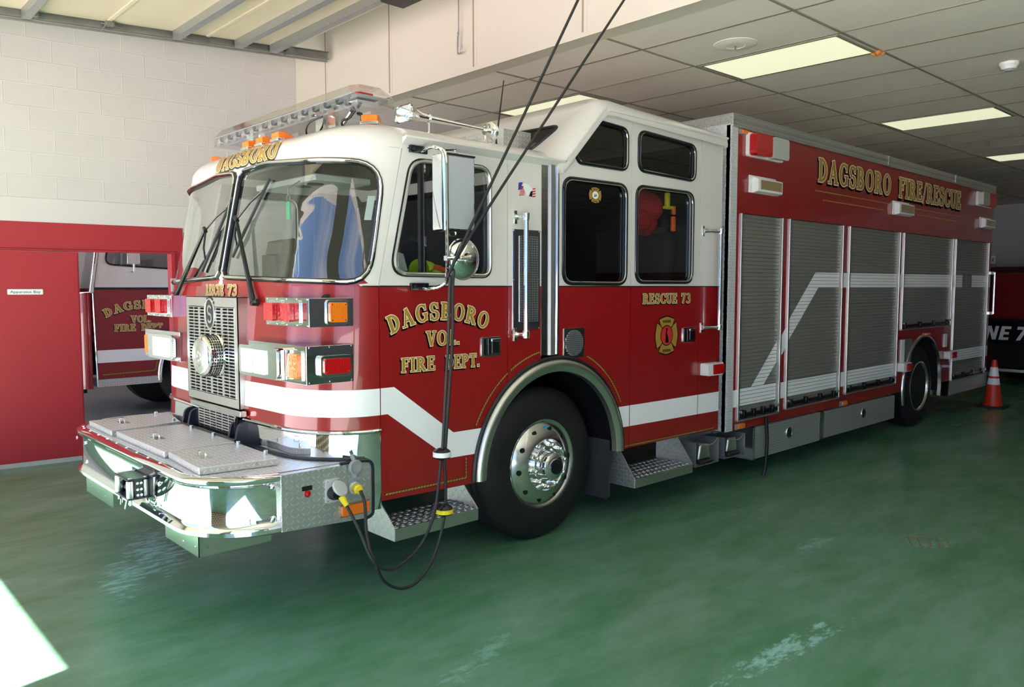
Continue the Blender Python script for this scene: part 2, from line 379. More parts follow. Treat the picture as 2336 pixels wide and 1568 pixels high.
# ---------------------------------------------------------------- painted lettering
BW, TW = 0.20, 0.09
def _bowl(cx, cy, rx, ry, a0, a1, n=14, b=BW, t_=TW):
    p = arc(cx, cy, rx, ry, a0, a1, n); w_ = [t_ + (b - t_) * abs(math.cos(R(a0 + (a1 - a0) * i / n))) ** 1.3 for i in range(n + 1)]
    return (p, w_)
def _l(*p, w=BW): return (list(p), [w] * len(p))
def _sf(x, y, h=0.19): return _l((x - h, y), (x + h, y), w=TW * 0.8)
def _stem(x): return [_l((x, 0), (x, 1)), _sf(x, 0.035, 0.17), _sf(x, 0.965, 0.17)]
GL = {
 'D': (0.74, _stem(0.17) + [_bowl(0.2, 0.5, 0.40, 0.455, 90, -90)]),
 'A': (0.80, [_l((0.40, 1.0), (0.13, 0.02), w=TW * 1.2), _l((0.38, 1.0), (0.66, 0.02)), _l((0.22, 0.33), (0.58, 0.33), w=TW), _sf(0.12, 0.035, 0.14), _sf(0.66, 0.035, 0.17)]),
 'G': (0.80, [_bowl(0.42, 0.5, 0.31, 0.455, 50, 310, 20), _l((0.66, 0.08), (0.66, 0.44), w=BW * 0.85), _sf(0.64, 0.44, 0.15), _l((0.66, 0.66), (0.66, 0.96), w=TW)]),
 'S': (0.64, [_bowl(0.31, 0.73, 0.2, 0.225, 20, 270, 14, BW * 0.9), _bowl(0.32, 0.27, 0.22, 0.235, 90, -160, 14), _l((0.53, 0.68), (0.53, 0.96), w=TW), _l((0.08, 0.05), (0.08, 0.36), w=TW)]),
 'B': (0.72, _stem(0.17) + [_bowl(0.22, 0.745, 0.27, 0.21, 90, -90, 10, BW * 0.9), _bowl(0.22, 0.28, 0.34, 0.24, 90, -90, 12)]),
 'O': (0.80, [_bowl(0.40, 0.5, 0.30, 0.455, 0, 360, 26)]),
 'R': (0.78, _stem(0.17) + [_bowl(0.22, 0.73, 0.32, 0.225, 90, -90, 10, BW * 0.95), _l((0.36, 0.5), (0.66, 0.03)), _sf(0.68, 0.035, 0.11)]),
 'V': (0.76, [_l((0.14, 0.97), (0.40, 0.0)), _l((0.62, 0.97), (0.40, 0.0), w=TW * 1.2), _sf(0.14, 0.965, 0.17), _sf(0.62, 0.965, 0.14)]),
 'L': (0.62, _stem(0.17) + [_l((0.17, 0.045), (0.58, 0.045), w=TW), _l((0.56, 0.02), (0.56, 0.28), w=TW)]),
 'F': (0.62, _stem(0.17) + [_l((0.17, 0.955), (0.58, 0.955), w=TW), _l((0.56, 0.98), (0.56, 0.74), w=TW), _l((0.2, 0.52), (0.44, 0.52), w=TW), _l((0.43, 0.40), (0.43, 0.64), w=TW)]),
 'E': (0.66, _stem(0.17) + [_l((0.17, 0.955), (0.58, 0.955), w=TW), _l((0.56, 0.98), (0.56, 0.74), w=TW), _l((0.2, 0.52), (0.44, 0.52), w=TW), _l((0.43, 0.40), (0.43, 0.64), w=TW), _l((0.17, 0.045), (0.6, 0.045), w=TW), _l((0.59, 0.02), (0.59, 0.28), w=TW)]),
 'I': (0.38, _stem(0.19)),
 'P': (0.68, _stem(0.17) + [_bowl(0.22, 0.72, 0.32, 0.235, 90, -90, 10)]),
 'T': (0.68, [_l((0.34, 0), (0.34, 1)), _sf(0.34, 0.035, 0.17), _l((0.04, 0.955), (0.64, 0.955), w=TW), _l((0.06, 0.98), (0.06, 0.72), w=TW), _l((0.62, 0.98), (0.62, 0.72), w=TW)]),
 'U': (0.76, [_l((0.16, 1), (0.16, 0.32)), _bowl(0.38, 0.32, 0.22, 0.275, 180, 360, 12, BW), _l((0.60, 0.3), (0.60, 1), w=TW * 1.3), _sf(0.16, 0.965, 0.16), _sf(0.60, 0.965, 0.13)]),
 'C': (0.74, [_bowl(0.42, 0.5, 0.31, 0.455, 45, 315, 20), _l((0.66, 0.64), (0.66, 0.96), w=TW), _l((0.66, 0.06), (0.66, 0.34), w=TW)]),
 'N': (0.80, [_l((0.14, 0), (0.14, 1), w=TW * 1.3), _l((0.16, 0.95), (0.64, 0.05)), _l((0.66, 0), (0.66, 1), w=TW * 1.3), _sf(0.14, 0.035, 0.13), _sf(0.12, 0.965, 0.13), _sf(0.66, 0.965, 0.13)]),
 '7': (0.62, [_l((0.05, 0.93), (0.56, 0.93), w=TW * 1.5), _l((0.54, 0.95), (0.24, 0.0)), _l((0.07, 0.98), (0.07, 0.7), w=TW)]),
 '3': (0.62, [_bowl(0.28, 0.74, 0.22, 0.215, 150, -90, 12, BW), _bowl(0.28, 0.27, 0.25, 0.235, 90, -150, 12, BW)]),
 '/': (0.42, [_l((0.04, -0.05), (0.36, 1.02), w=TW * 0.8)]), '-': (0.42, [_l((0.06, 0.45), (0.36, 0.45), w=TW * 1.4)]),
 '.': (0.26, [_l((0.12, 0.0), (0.12, 0.17), w=0.17)]), ' ': (0.42, []),
}
def stroke(pts, ws, e):                               # widened stroke as quads in letter space
    if len(pts) < 4:                                  # long straight strokes follow curved panels
        q, v = [], []
        for i in range(len(pts) - 1):
            m_ = max(1, int((Vector(pts[i + 1]) - Vector(pts[i])).length / 0.12))
            for j in range(m_): q.append(Vector(pts[i]).lerp(Vector(pts[i + 1]), j / m_)); v.append(ws[i])
        pts, ws = q + [Vector(pts[-1])], v + [ws[-1]]
    P = [Vector(p) for p in pts]; k = len(P); L = []; Q = []
    cl = (P[0] - P[-1]).length < 1e-6
    for i in range(k):
        a = P[i - 1] if i else (P[-2] if cl else P[0]); b = P[i + 1] if i < k - 1 else (P[1] if cl else P[-1])
        d = (b - a).normalized(); n = Vector((-d.y, d.x)); p = P[i].copy()
        if not cl and i == 0: p -= d * e
        if not cl and i == k - 1: p += d * e
        h = ws[i] / 2 + e; L.append(p + n * h); Q.append(p - n * h)
    return L, Q
def letters(mb, text, fmap, height, x0=0.0, width=None, track=0.10, layers=((0, 'k'), (1, 'o'), (2, 'g')), e=0.045, shadow=(-0.10, -0.10), sw=1.0):
    adv = sum(GL[c][0] + track for c in text) - track
    sx = (width / adv) if width else height
    x = x0
    for c in text:
        a, st = GL[c]
        for lay, kind in layers:
            offs = [(0, 0)]
            if kind == 'k': offs = [(shadow[0] * q, shadow[1] * q) for q in (0.35, 0.7, 1.0)]
            for ox, oy in offs:
                for si_, (p, w_) in enumerate(st):
                    L, Q = stroke(p, [q * sw for q in w_], e if kind != 'g' else 0.0)
                    v = [fmap(x + (q[0] + ox) * sx, (q[1] + oy) * height, lay + 0.07 * si_, x + a * sx / 2) for pr in zip(L, Q) for q in pr]
                    mb.add(v, [(2 * i, 2 * i + 1, 2 * i + 3, 2 * i + 2) for i in range(len(L) - 1)], {'k': 0, 'o': 1, 'g': 2}[kind])
        x += (a + track) * sx
    return mb
LM = ['letter_black', 'cream', 'gold']
def flat_y(x0, z0, y=-0.0006, dy=-0.0007):            # lettering on the near flank (facing -y)
    return lambda u, v, lay, c: (x0 + u, y + dy * lay, z0 + v)
def rope(mb, pts, r, f, tw=0.022):                    # gold rope striping: short slanted dashes on a dark line
    P = [Vector(p) for p in pts]; d = 0.0
    for i in range(len(P) - 1):
        a, b = P[i], P[i + 1]; L = (b - a).length; t_ = (b - a) / L; n = Vector((-t_.y, t_.x))
        mb.add([f(a - n * r * 1.5, 0), f(b - n * r * 1.5, 0), f(b + n * r * 1.5, 0), f(a + n * r * 1.5, 0)], [(0, 1, 2, 3)], 0)
        k = max(1, int(round(L / tw)))
        for j in range(k):
            c0 = a + t_ * (L * (j + 0.06) / k); c1 = a + t_ * (L * (j + 0.86) / k); s_ = t_ * tw * 0.35
            mb.add([f(c0 - n * r, 1), f(c1 - n * r, 1), f(c1 + n * r + s_, 1), f(c0 + n * r + s_, 1)], [(0, 1, 2, 3)], 1)
# ---------------------------------------------------------------- the rescue truck
W = 2.43; C = W / 2
TR = thing('fire_truck', 'red and white rescue fire truck with chrome front bumper on the green floor', 'fire truck', (6.4, C, 0))
ZB = 1.745                                            # belt line: red below, white above
BY, SCN, SST = 0.45, 0.62, W - 0.9                    # plan corner depth, its length along s, straight length
STOT = 2 * SCN + SST
def xs_(z): return 2.38 + max(0.0, z - ZB) * 0.214
def xf_(z): return (2.0 + 0.053 * (z - 0.8)) if z < ZB else 2.05 + 0.2 * (z - ZB)
def plan(s, z):                                       # cab skin: s runs from the near door seam round the nose to the far seam
    if s > STOT / 2:
        p = plan(STOT - s, z); return Vector((p.x, W - p.y, z))
    a, b = xs_(z), xf_(z)
    if s <= SCN:
        q = s / SCN * PI / 2; return Vector((a - (a - b) * math.sin(q), BY - BY * math.cos(q), z))
    y = BY + (s - SCN); k = 1 - ((y - C) / (C - BY)) ** 2
    return Vector((b - 0.03 * k * k, y, z))
def skin(s, z, off=0.0):
    p = plan(s, z)
    if not off: return p
    du = plan(min(s + 0.01, STOT), z) - plan(max(s - 0.01, 0), z); dv = plan(s, z + 0.01) - plan(s, z - 0.01)
    n = du.cross(dv).normalized()
    if n.x > 0.05 or (abs(n.x) <= 0.05 and (n.y > 0) == (p.y < C)): n = -n
    return p + n * off
def lin(a, b, n): return [a + (b - a) * i / n for i in range(n + 1)]
SS = lin(0, SCN, 14) + lin(SCN, SCN + SST, 14)[1:] + lin(SCN + SST, STOT, 14)[1:]

# nose: red lower skin, white upper skin pierced by the two windscreens
mb = MB(); mb.grid(lambda s, z: skin(s, z), SS, lin(0.955, ZB, 6), 0)
Z0, Z1 = 1.775, 2.485
def ws_outline():
    return roundpoly([(0.075, 1.762), (STOT / 2 - 0.028, 1.80), (STOT / 2 - 0.028, 2.455), (1.02, 2.475), (0.10, 2.40)], [0.13, 0.05, 0.07, 0.3, 0.20], 7)
def resamp(pts, n):
    P = [Vector(p) for p in pts] + [Vector(pts[0])]; L = [0]
    for i in range(len(P) - 1): L.append(L[-1] + (P[i + 1] - P[i]).length)
    o = []; j = 0
    for k in range(n):
        d = L[-1] * k / n
        while L[j + 1] < d: j += 1
        o.append(P[j].lerp(P[j + 1], (d - L[j]) / (L[j + 1] - L[j])))
    return o
OUTL = resamp(ws_outline(), 88)
def rectpt(p, x0, x1, z0, z1):                        # point of the surrounding rectangle seen from the window centre
    c = Vector(((x0 + x1) / 2, (z0 + z1) / 2)); d = p - c
    t_ = min((abs((x1 - x0) / 2 / d.x) if abs(d.x) > 1e-9 else 9), (abs((z1 - z0) / 2 / d.y) if abs(d.y) > 1e-9 else 9))
    return c + d * t_
ZR = 2.50
OUT2 = [rectpt(p, 0, STOT / 2, ZB, ZR) for p in OUTL]
for cx, cz in ((0, ZB), (STOT / 2, ZB), (STOT / 2, ZR), (0, ZR)):      # square the outer loop's corners
    i = min(range(88), key=lambda i: (OUT2[i] - Vector((cx, cz))).length); OUT2[i] = Vector((cx, cz))
for mir in (0, 1):
    fm = (lambda s: STOT - s) if mir else (lambda s: s)
    rings = [[OUTL[i].lerp(OUT2[i], t_) for i in range(88)] for t_ in (0, 0.33, 0.66, 1)]
    v = [skin(fm(p.x), p.y) for r_ in rings for p in r_]
    mb.add(v, [(k * 88 + i, k * 88 + (i + 1) % 88, (k + 1) * 88 + (i + 1) % 88, (k + 1) * 88 + i) for k in range(3) for i in range(88)], 1)
    for f_ in range(len(mb.F) - 264, len(mb.F)):      # red paint reaches up to the windscreen rubber
        i = (f_ - (len(mb.F) - 264)) % 88; k = (f_ - (len(mb.F) - 264)) // 88; p = (rings[k][i] + rings[k + 1][i] + rings[k][(i + 1) % 88]) / 3
        if p.y < 1.805 and p.x > 0.10 and p.x < STOT / 2 - 0.03: mb.I[f_] = 0
# roof fillet and front roof
def roofpt(q, col):
    z = ZR + 0.155 * math.sin(q); ins = 0.24 * (1 - math.cos(q)); p, n = col
    return Vector((p.x + n.x * ins, p.y + n.y * ins, z))
cols = [(Vector((x, 0, 0)), Vector((0, 1, 0))) for x in (3.95, 3.5, 3.0, 2.7)]
for s in SS:
    p = plan(s, ZR); d = plan(min(s + 0.01, STOT), ZR) - plan(max(s - 0.01, 0), ZR); n = Vector((d.y, -d.x, 0)).normalized()
    cols.append((p, n if n.dot(Vector((3.2, C, 0)) - Vector((p.x, p.y, 0))) > 0 else -n))
cols += [(Vector((x, W, 0)), Vector((0, -1, 0))) for x in (2.7, 3.0, 3.5, 3.95)]
qs = lin(0, PI / 2, 7); base = len(mb.V); nc = len(cols)
mb.add([roofpt(q, c) for q in qs for c in cols], [(j * nc + i, j * nc + i + 1, (j + 1) * nc + i + 1, (j + 1) * nc + i) for j in range(7) for i in range(nc - 1)], 1)
top = [roofpt(PI / 2, c) for c in cols]; k = nc // 2
mb.add(top, [(i, i + 1, nc - 2 - i, nc - 1 - i) for i in range(k - 1)], 1)
cab = mb.build('cab_shell', ['red', 'white'], TR, smooth=40, label='red and white cab nose and front roof')

# chrome skirt under the nose, white stripe round the nose, black pinstripe at the belt
mb = MB(); mb.grid(lambda s, z: skin(s, z, 0.004), SS, lin(0.52, 0.945, 4))
mb.tube([skin(s, 0.958, 0.006) for s in SS], 0.011, 8)
mb.build('chrome_skirt', 'chrome', cab, label='polished steel skirt')
def sband(mb, s0, s1, z0, z1, off, m=0, n=16):
    mb.grid(lambda s, z: skin(s, z, off), lin(s0, s1, n), [z0, z1], m)
GX0, GX1 = 0.846, 1.63                                 # grille width in y
sg0 = SCN + GX0 - BY; sg1 = SCN + GX1 - BY
for q0, q1 in ((0.0, sg0), (sg1, STOT)): mb = MB(); sband(mb, q0, q1, 1.04, 1.187, 0.002, n=24); mb.build('stripe', 'stripe_white', cab)
mb = MB(); sband(mb, 0.0, 0.11, ZB - 0.006, ZB + 0.002, 0.0015)
mb.build('pinstripe', 'black', cab)

# windscreens
for mir in (0, 1):
    fm = (lambda s: STOT - s) if mir else (lambda s: s)
    mb = MB(); c = Vector((STOT / 4, 2.12)); rings = [[p.lerp(c, t_) for p in OUTL] for t_ in (0, 0.15, 0.35, 0.55, 0.75, 0.92)]
    v = [skin(fm(p.x), p.y, -0.004) for r_ in rings for p in r_]; v.append(skin(fm(c.x), c.y, -0.004))
    fs = [(k * 88 + i, k * 88 + (i + 1) % 88, (k + 1) * 88 + (i + 1) % 88, (k + 1) * 88 + i) for k in range(5) for i in range(88)]
    fs += [(5 * 88 + i, 5 * 88 + (i + 1) % 88, 6 * 88) for i in range(88)]
    mb.add(v, fs); wsn = mb.build('windscreen', 'windshield_glass', TR, smooth=60)
    mb = MB(); mb.tube([skin(fm(p.x), p.y, 0.003) for p in OUTL], 0.017, 8, closed=True); mb.build('rubber_gasket', 'black_gloss', wsn)
    mb = MB(); mb.tube([skin(fm(p.x), p.y, 0.014) for p in OUTL], 0.0085, 8, closed=True); mb.build('chrome_bead', 'chrome', wsn)
    if not mir:
        q = MB(); q.grid(lambda s, z: skin(s, z, -0.008), lin(0.12, 0.165, 3), lin(2.10, 2.23, 3)); q.build('inspection_sticker', 'pale_plastic', wsn)

# lettering on the nose
sr = lambda y: SCN + y - BY
mb = MB(); letters(mb, 'RESCUE', lambda u, v, l, c: skin(sr(1.436 - u), 1.688 + v, 0.004 + 0.0008 * l), 0.066, width=0.285, track=0.06)
letters(mb, '73', lambda u, v, l, c: skin(sr(1.098 - u), 1.688 + v, 0.004 + 0.0008 * l), 0.066, width=0.122, track=0.08)
mb.build('lettering', LM, cab, smooth=0, label='gold RESCUE 73 lettering above the grille')
def roofskin(y, v, off):                              # upper front above the windscreens, following the fillet
    z = 2.497 + v
    if z <= ZR: p = skin(sr(y), z, off); return p
    q = math.asin(min(1, (z - ZR) / 0.155)); s = sr(y); p0 = plan(s, ZR)
    return Vector((p0.x + 0.24 * (1 - math.cos(q)) - off * math.cos(q), y, z + off * math.sin(q)))
mb = MB(); letters(mb, 'DAGSBORO', lambda u, v, l, c: roofskin(1.60 - u + 0.25 * v, v, 0.006 + 0.001 * l), 0.105, width=0.85, track=0.06)
mb.build('lettering', LM, cab, smooth=0, label='gold DAGSBORO lettering above the windscreens')

# flanks -------------------------------------------------------------------------------------
PT = 0.03
FCX, FCZ, FR_ = 3.763, 0.555, 0.66                      # front wheel arch
def archpts(x0, x1, zb, r=FR_, cx=FCX, cz=FCZ, n=14):   # along the arch from x0 to x1
    a0 = math.degrees(math.acos(max(-1, min(1, (x0 - cx) / r)))); a1 = math.degrees(math.acos(max(-1, min(1, (x1 - cx) / r))))
    return arc(cx, cz, r, r, a0, a1, n)
NEAR = (0.0, PT); FAR = (W, W - PT)
def panel(name, outer, holes, parent, side=NEAR, mats=('red', 'white', 'liner'), bis=ZB, label=None):
    mb = MB(); mb.prism(outer, 'y', side[0], side[1], 0, holes)
    o = mb.build(name, list(mats), parent, smooth=0, bisect=bis, label=label)
    for p in o.data.polygons:                           # dark lining on the inside
        if abs(p.center.y - side[1]) < 0.001: p.material_index = 2
    return o
def window(parent, outline, gl, y=0.0, frame='chrome', rub=0.014, bead=0.006, name='window_pane', vent=None):
    sgn = 1 if y < 1 else -1
    mb = MB(); mb.prism(outline, 'y', y + sgn * 0.012, y + sgn * 0.017, 0); pn = mb.build(name, gl, parent, smooth=0)
    mb = MB(); mb.tube([(p[0], y - sgn * 0.002, p[1]) for p in outline], rub, 8, closed=True); mb.build('window_gasket', 'black_gloss', pn)
    if bead:
        c = Vector((sum(p[0] for p in outline) / len(outline), sum(p[1] for p in outline) / len(outline)))
        mb = MB(); mb.tube([((p[0] - c.x) * 0.975 + c.x, y - sgn * 0.008, (p[1] - c.y) * 0.975 + c.y) for p in outline], bead, 8, closed=True); mb.build('window_bead', frame, pn)
    return pn
arcF = archpts(FCX - FR_, 3.329, 0)                     # front part of the arch, going up
win1 = roundpoly([(2.455, 1.805), (3.19, 1.80), (3.19, 2.462), (2.60, 2.448)], [0.09, 0.07, 0.09, 0.11], 6)
door_out = [(2.385, 0.56), (FCX - FR_, 0.545)] + arcF + [(3.329, 2.528), (2.385 + 0.783 * 0.214, 2.528), (2.385, ZB)]
for side, far in ((NEAR, 0), (FAR, 1)):
    d = panel('cab_door', door_out, [win1], TR, side, label=None if far else 'front cab door with gold lettering')
    y = W if far else 0.0
    pn = window(d, win1, 'side_glass', y, frame='brushed', rub=0.009, bead=0.011)
    if far: continue
    fd = d
    mb = MB(); mb.box(2.668, 2.692, 0.004, 0.03, 1.80, 2.45, 0); mb.box(2.692, 2.704, 0.0, 0.03, 1.80, 2.45, 1); mb.build('window_divider', ['black', 'chrome'], pn, smooth=0)
# lettering on the door
def arcmap(cx, rad, ang0, zc):
    def f(u, v, lay, c):
        a = ang0 - c / rad; p = Vector((cx + rad * math.cos(a), zc + rad * math.sin(a))); t_ = Vector((math.sin(a), -math.cos(a))); n = Vector((math.cos(a), math.sin(a)))
        q = p + t_ * (u - c) + n * v
        return (q.x, -0.0008 - 0.0007 * lay, q.y)
    return f
mb = MB(); RD = 0.87; zc_ = 1.551 - RD; letters(mb, 'DAGSBORO', arcmap(2.805, RD, PI / 2 + 0.355 / RD, zc_), 0.10, width=0.71, track=0.12); mb.build('lettering', LM, fd, smooth=0, label='gold DAGSBORO in an arc')
mb = MB(); letters(mb, 'VOL.', flat_y(2.70, 1.402), 0.085, width=0.245, track=0.08); mb.build('lettering', LM, fd, smooth=0, label='gold VOL.')
mb = MB(); letters(mb, 'FIRE', flat_y(2.525, 1.262), 0.081, width=0.235, track=0.08); letters(mb, 'DEPT.', flat_y(2.838, 1.259), 0.081, width=0.262, track=0.06)
mb.build('lettering', LM, fd, smooth=0, label='gold FIRE DEPT.')
STR = [[(2.371, 1.187), (2.475, 1.187), (2.43, 1.04), (2.371, 1.04)], [(2.475, 1.187), (2.893, 0.88), (2.859, 0.73), (2.43, 1.04)], [(2.893, 0.88), (3.40, 0.876), (3.40, 0.722), (2.859, 0.73)]]
def stripes(parent, polys, x0, x1, z0, z1, y=-0.0012):
    for p in polys:
        q = clip(p, x0, x1, z0, z1)
        if q: mb = MB(); mb.add([(a, y, b) for a, b in q], [list(range(len(q)))]); mb.build('stripe', 'stripe_white', parent, smooth=0)
stripes(fd, STR[:2] + [[(2.893, 0.88), (3.185, 0.878), (3.125, 0.725), (2.859, 0.73)]], 2.386, 3.3, 0.6, 1.3)
stripes_f = lambda p, l: (p[0], -0.0010 - 0.0006 * l, p[1])
mb = MB(); rope(mb, [(2.405, 0.592), (2.99, 0.590), (2.99, 0.712)], 0.0055, stripes_f); mb.build('rope_striping', ['letter_black', 'gold'], fd, smooth=0); mb = MB()
rope(mb, [(FCX + 0.775 * math.cos(R(a)), FCZ + 0.775 * math.sin(R(a))) for a in range(154, 123, -3)], 0.0055, stripes_f)
mb.build('rope_striping', ['letter_black', 'gold'], fd, smooth=0, label='gold rope pinstriping')
def door_handle(parent, x0, x1, z0, z1):
    mb = MB(); mb.prism(rrect(x0, x1, z0, z1, 0.012, 3), 'y', -0.008, 0.0); h = mb.build('door_handle', 'chrome', parent, bev=0.003)
    w_ = x1 - x0; mb = MB(); mb.box(x0 + 0.08 * w_, x0 + 0.24 * w_, -0.0095, -0.006, z0 + 0.012, z1 - 0.012); mb.box(x0 + 0.36 * w_, x0 + 0.50 * w_, -0.0095, -0.006, z0 + 0.012, z1 - 0.012); mb.box(x0 + 0.56 * w_, x0 + 0.92 * w_, -0.0095, -0.006, z0 + 0.02, z1 - 0.02); mb.build('handle_recess', 'black_gloss', h, smooth=0)
    mb = MB(); mb.box(x0 + 0.52 * w_, x0 + 0.96 * w_, -0.016, -0.008, z1 - 0.03, z1 - 0.012); mb.build('paddle', 'chrome', h, bev=0.002)
door_handle(fd, 3.108, 3.265, 1.315, 1.435)
# post panel behind the front door, with the tall louvre
arcM = archpts(3.334, 3.628, 0); post = panel('cab_side_panel', [(3.334, arcM[0][1])] + arcM + [(3.628, 2.528), (3.334, 2.528)], [], TR, label='narrow panel behind the front door')
mb = MB(); mb.box(3.37, 3.612, -0.006, 0.0, 1.467, 2.102); lv = mb.build('vent_plate', 'mirror_steel', post, bev=0.001, label='polished vent plate with black mesh')
mb = MB(); mb.box(3.43, 3.588, -0.0075, -0.005, 1.52, 2.06, 0)
for i in range(11): x = 3.43 + 0.158 * i / 10; mb.box(x - 0.0025, x + 0.0025, -0.012, -0.007, 1.52, 2.06, 1)
for i in range(37): z = 1.52 + 0.54 * i / 36; mb.box(3.43, 3.588, -0.011, -0.007, z - 0.0018, z + 0.0018, 1)
mb.build('vent_mesh', ['void', 'grey_metal'], lv, smooth=0)
mb = MB()
for x in (3.376, 3.606):
    for z in (1.475, 1.785, 2.094): mb.lathe([(0.006, 0), (0.004, 0.005), (0, 0.006)], (x, -0.006, z), (0, -1, 0), 8)
mb.build('screws', 'chrome', lv)
fl = MB()                                              # flag-and-eagle sticker
for i in range(6): z = 2.312 + 0.012 * i; fl.add([(3.43 + 0.004 * i, -0.001, z), (3.475 + 0.006 * i, -0.001, z + 0.006), (3.475 + 0.006 * i, -0.001, z + 0.012), (3.43 + 0.004 * i, -0.001, z + 0.006)], [(0, 1, 2, 3)], 1)
fl.add([(p[0], -0.0015, p[1]) for p in [(3.422, 2.345), (3.45, 2.352), (3.462, 2.398), (3.425, 2.392)]], [(0, 1, 2, 3)], 0)
fl.add([(p[0], -0.002, p[1]) for p in [(3.45, 2.378), (3.475, 2.392), (3.52, 2.386), (3.545, 2.36), (3.535, 2.33), (3.50, 2.31), (3.485, 2.335), (3.468, 2.36)]], [list(range(8))], 2)
fl.add([(p[0], -0.0025, p[1]) for p in [(3.515, 2.315), (3.545, 2.312), (3.548, 2.352), (3.53, 2.345)]], [(0, 1, 2, 3)], 3)
fl.add([(p[0], -0.0025, p[1]) for p in [(3.440, 2.365), (3.462, 2.376), (3.468, 2.366), (3.45, 2.352)]], [(0, 1, 2, 3)], 1)
for i in range(4): fl.add([(3.55, -0.001, 2.31 + 0.016 * i), (3.575, -0.001, 2.315 + 0.016 * i), (3.575, -0.001, 2.323 + 0.016 * i), (3.55, -0.001, 2.318 + 0.016 * i)], [(0, 1, 2, 3)], 1)
fl.build('eagle_sticker', ['decal_blue', 'decal_red', 'decal_white', 'letter_black'], post, smooth=0, label='small flag and eagle sticker')
mb = MB(); rope(mb, [(FCX + 0.775 * math.cos(R(a)), FCZ + 0.775 * math.sin(R(a))) for a in range(122, 99, -3)], 0.0055, stripes_f); mb.build('rope_striping', ['letter_black', 'gold'], post, smooth=0)
def grab_rail(x, z0, z1, xm):
    g = MB(); g.tube([(x, -0.07, z0 + 0.02), (x, -0.07, z1 - 0.02)], 0.0165, 12); o = g.build('grab_rail', 'mirror_steel', TR, label='polished vertical grab rail')
    for z in (z0, z1):
        g = MB(); g.box(xm - 0.014, xm + 0.014, -0.008, 0.0, z - 0.042, z + 0.042); g.tube([(xm, -0.008, z), (xm + (x - xm) * 0.4, -0.03, z), (x - 0.012, -0.066, z)], [0.020, 0.012, 0.016], 10)
        g.lathe([(0.0, -0.024), (0.02, -0.022), (0.022, 0.0), (0.022, 0.024), (0.012, 0.03), (0, 0.03)], (x, -0.07, z), (0, 0, 1), 14); g.build('rail_bracket', 'chrome', o, bev=0.002)
grab_rail(3.425, 1.44, 2.175, 3.395)
# exhaust strip of polished steel
mb = MB(); mb.box(3.63, 3.795, -0.003, 0.03, 1.292, 2.53); stp = mb.build('steel_strip', 'mirror_steel', TR, smooth=0, label='tall polished steel strip')
mb = MB(); mb.prism([(3.69, -0.003), (3.70, -0.02), (3.738, -0.02), (3.748, -0.003)], 'z', 1.292, 2.53); mb.build('half_round_bead', 'grey_metal', stp, smooth=0)
mb = MB(); mb.box(3.768, 3.782, -0.012, -0.003, 1.292, 2.53); mb.build('edge_bead', 'chrome', stp, bev=0.003)
# crew cab flank
winA = roundpoly([(3.935, 2.645), (3.985, 2.575), (4.50, 2.575), (4.50, 2.862), (4.175, 2.875)], [0.03, 0.06, 0.07, 0.07, 0.05], 6)
winB = roundpoly([(4.632, 2.59), (5.348, 2.575), (5.348, 2.848), (4.632, 2.872)], 0.075, 6)
winC = roundpoly([(3.835, 1.765), (4.494, 1.762), (4.494, 2.468), (3.835, 2.462)], 0.085, 6)
winD = roundpoly([(4.612, 1.775), (5.328, 1.775), (5.328, 2.478), (4.612, 2.475)], 0.085, 6)
arcR = archpts(3.80, FCX + FR_, 0)
crew = panel('crew_cab_panel', [(3.80, arcR[0][1])] + arcR + [(4.42, 0.548), (4.553, 0.552), (4.553, 2.93), (4.228, 2.945), (3.85, 2.56), (3.80, 2.53)], [winA, winC], TR)
pA = window(crew, winA, 'dark_glass'); pC = window(crew, winC, 'dark_glass')
cdoor = panel('crew_door', [(4.560, 0.552), (5.438, 0.55), (5.438, 2.905), (4.560, 2.93)], [winB, winD], TR, label='rear cab door with gold RESCUE 73')
window(cdoor, winB, 'dark_glass'); window(cdoor, winD, 'side_glass')
rear = panel('cab_rear_panel', [(5.444, 0.545), (5.752, 0.54), (5.752, 2.90), (5.444, 2.905)], [], TR)
stripes(crew, [[(4.40, 0.869), (5.76, 0.862), (5.76, 0.70), (4.43, 0.715)]], 4.40, 4.553, 0, 2); stripes(cdoor, [[(4.40, 0.869), (5.76, 0.862), (5.76, 0.70), (4.43, 0.715)]], 4.56, 5.438, 0, 2); stripes(rear, [[(4.40, 0.869), (5.76, 0.862), (5.76, 0.70), (4.43, 0.715)]], 5.444, 5.752, 0, 2)
door_handle(cdoor, 5.212, 5.383, 1.30, 1.42); grab_rail(5.63, 1.41, 2.19, 5.478)
mb = MB(); letters(mb, 'RESCUE', flat_y(4.70, 1.614), 0.076, width=0.435, track=0.08); letters(mb, '73', flat_y(5.19, 1.614), 0.076, width=0.125, track=0.12); mb.build('lettering', LM, cdoor, smooth=0)
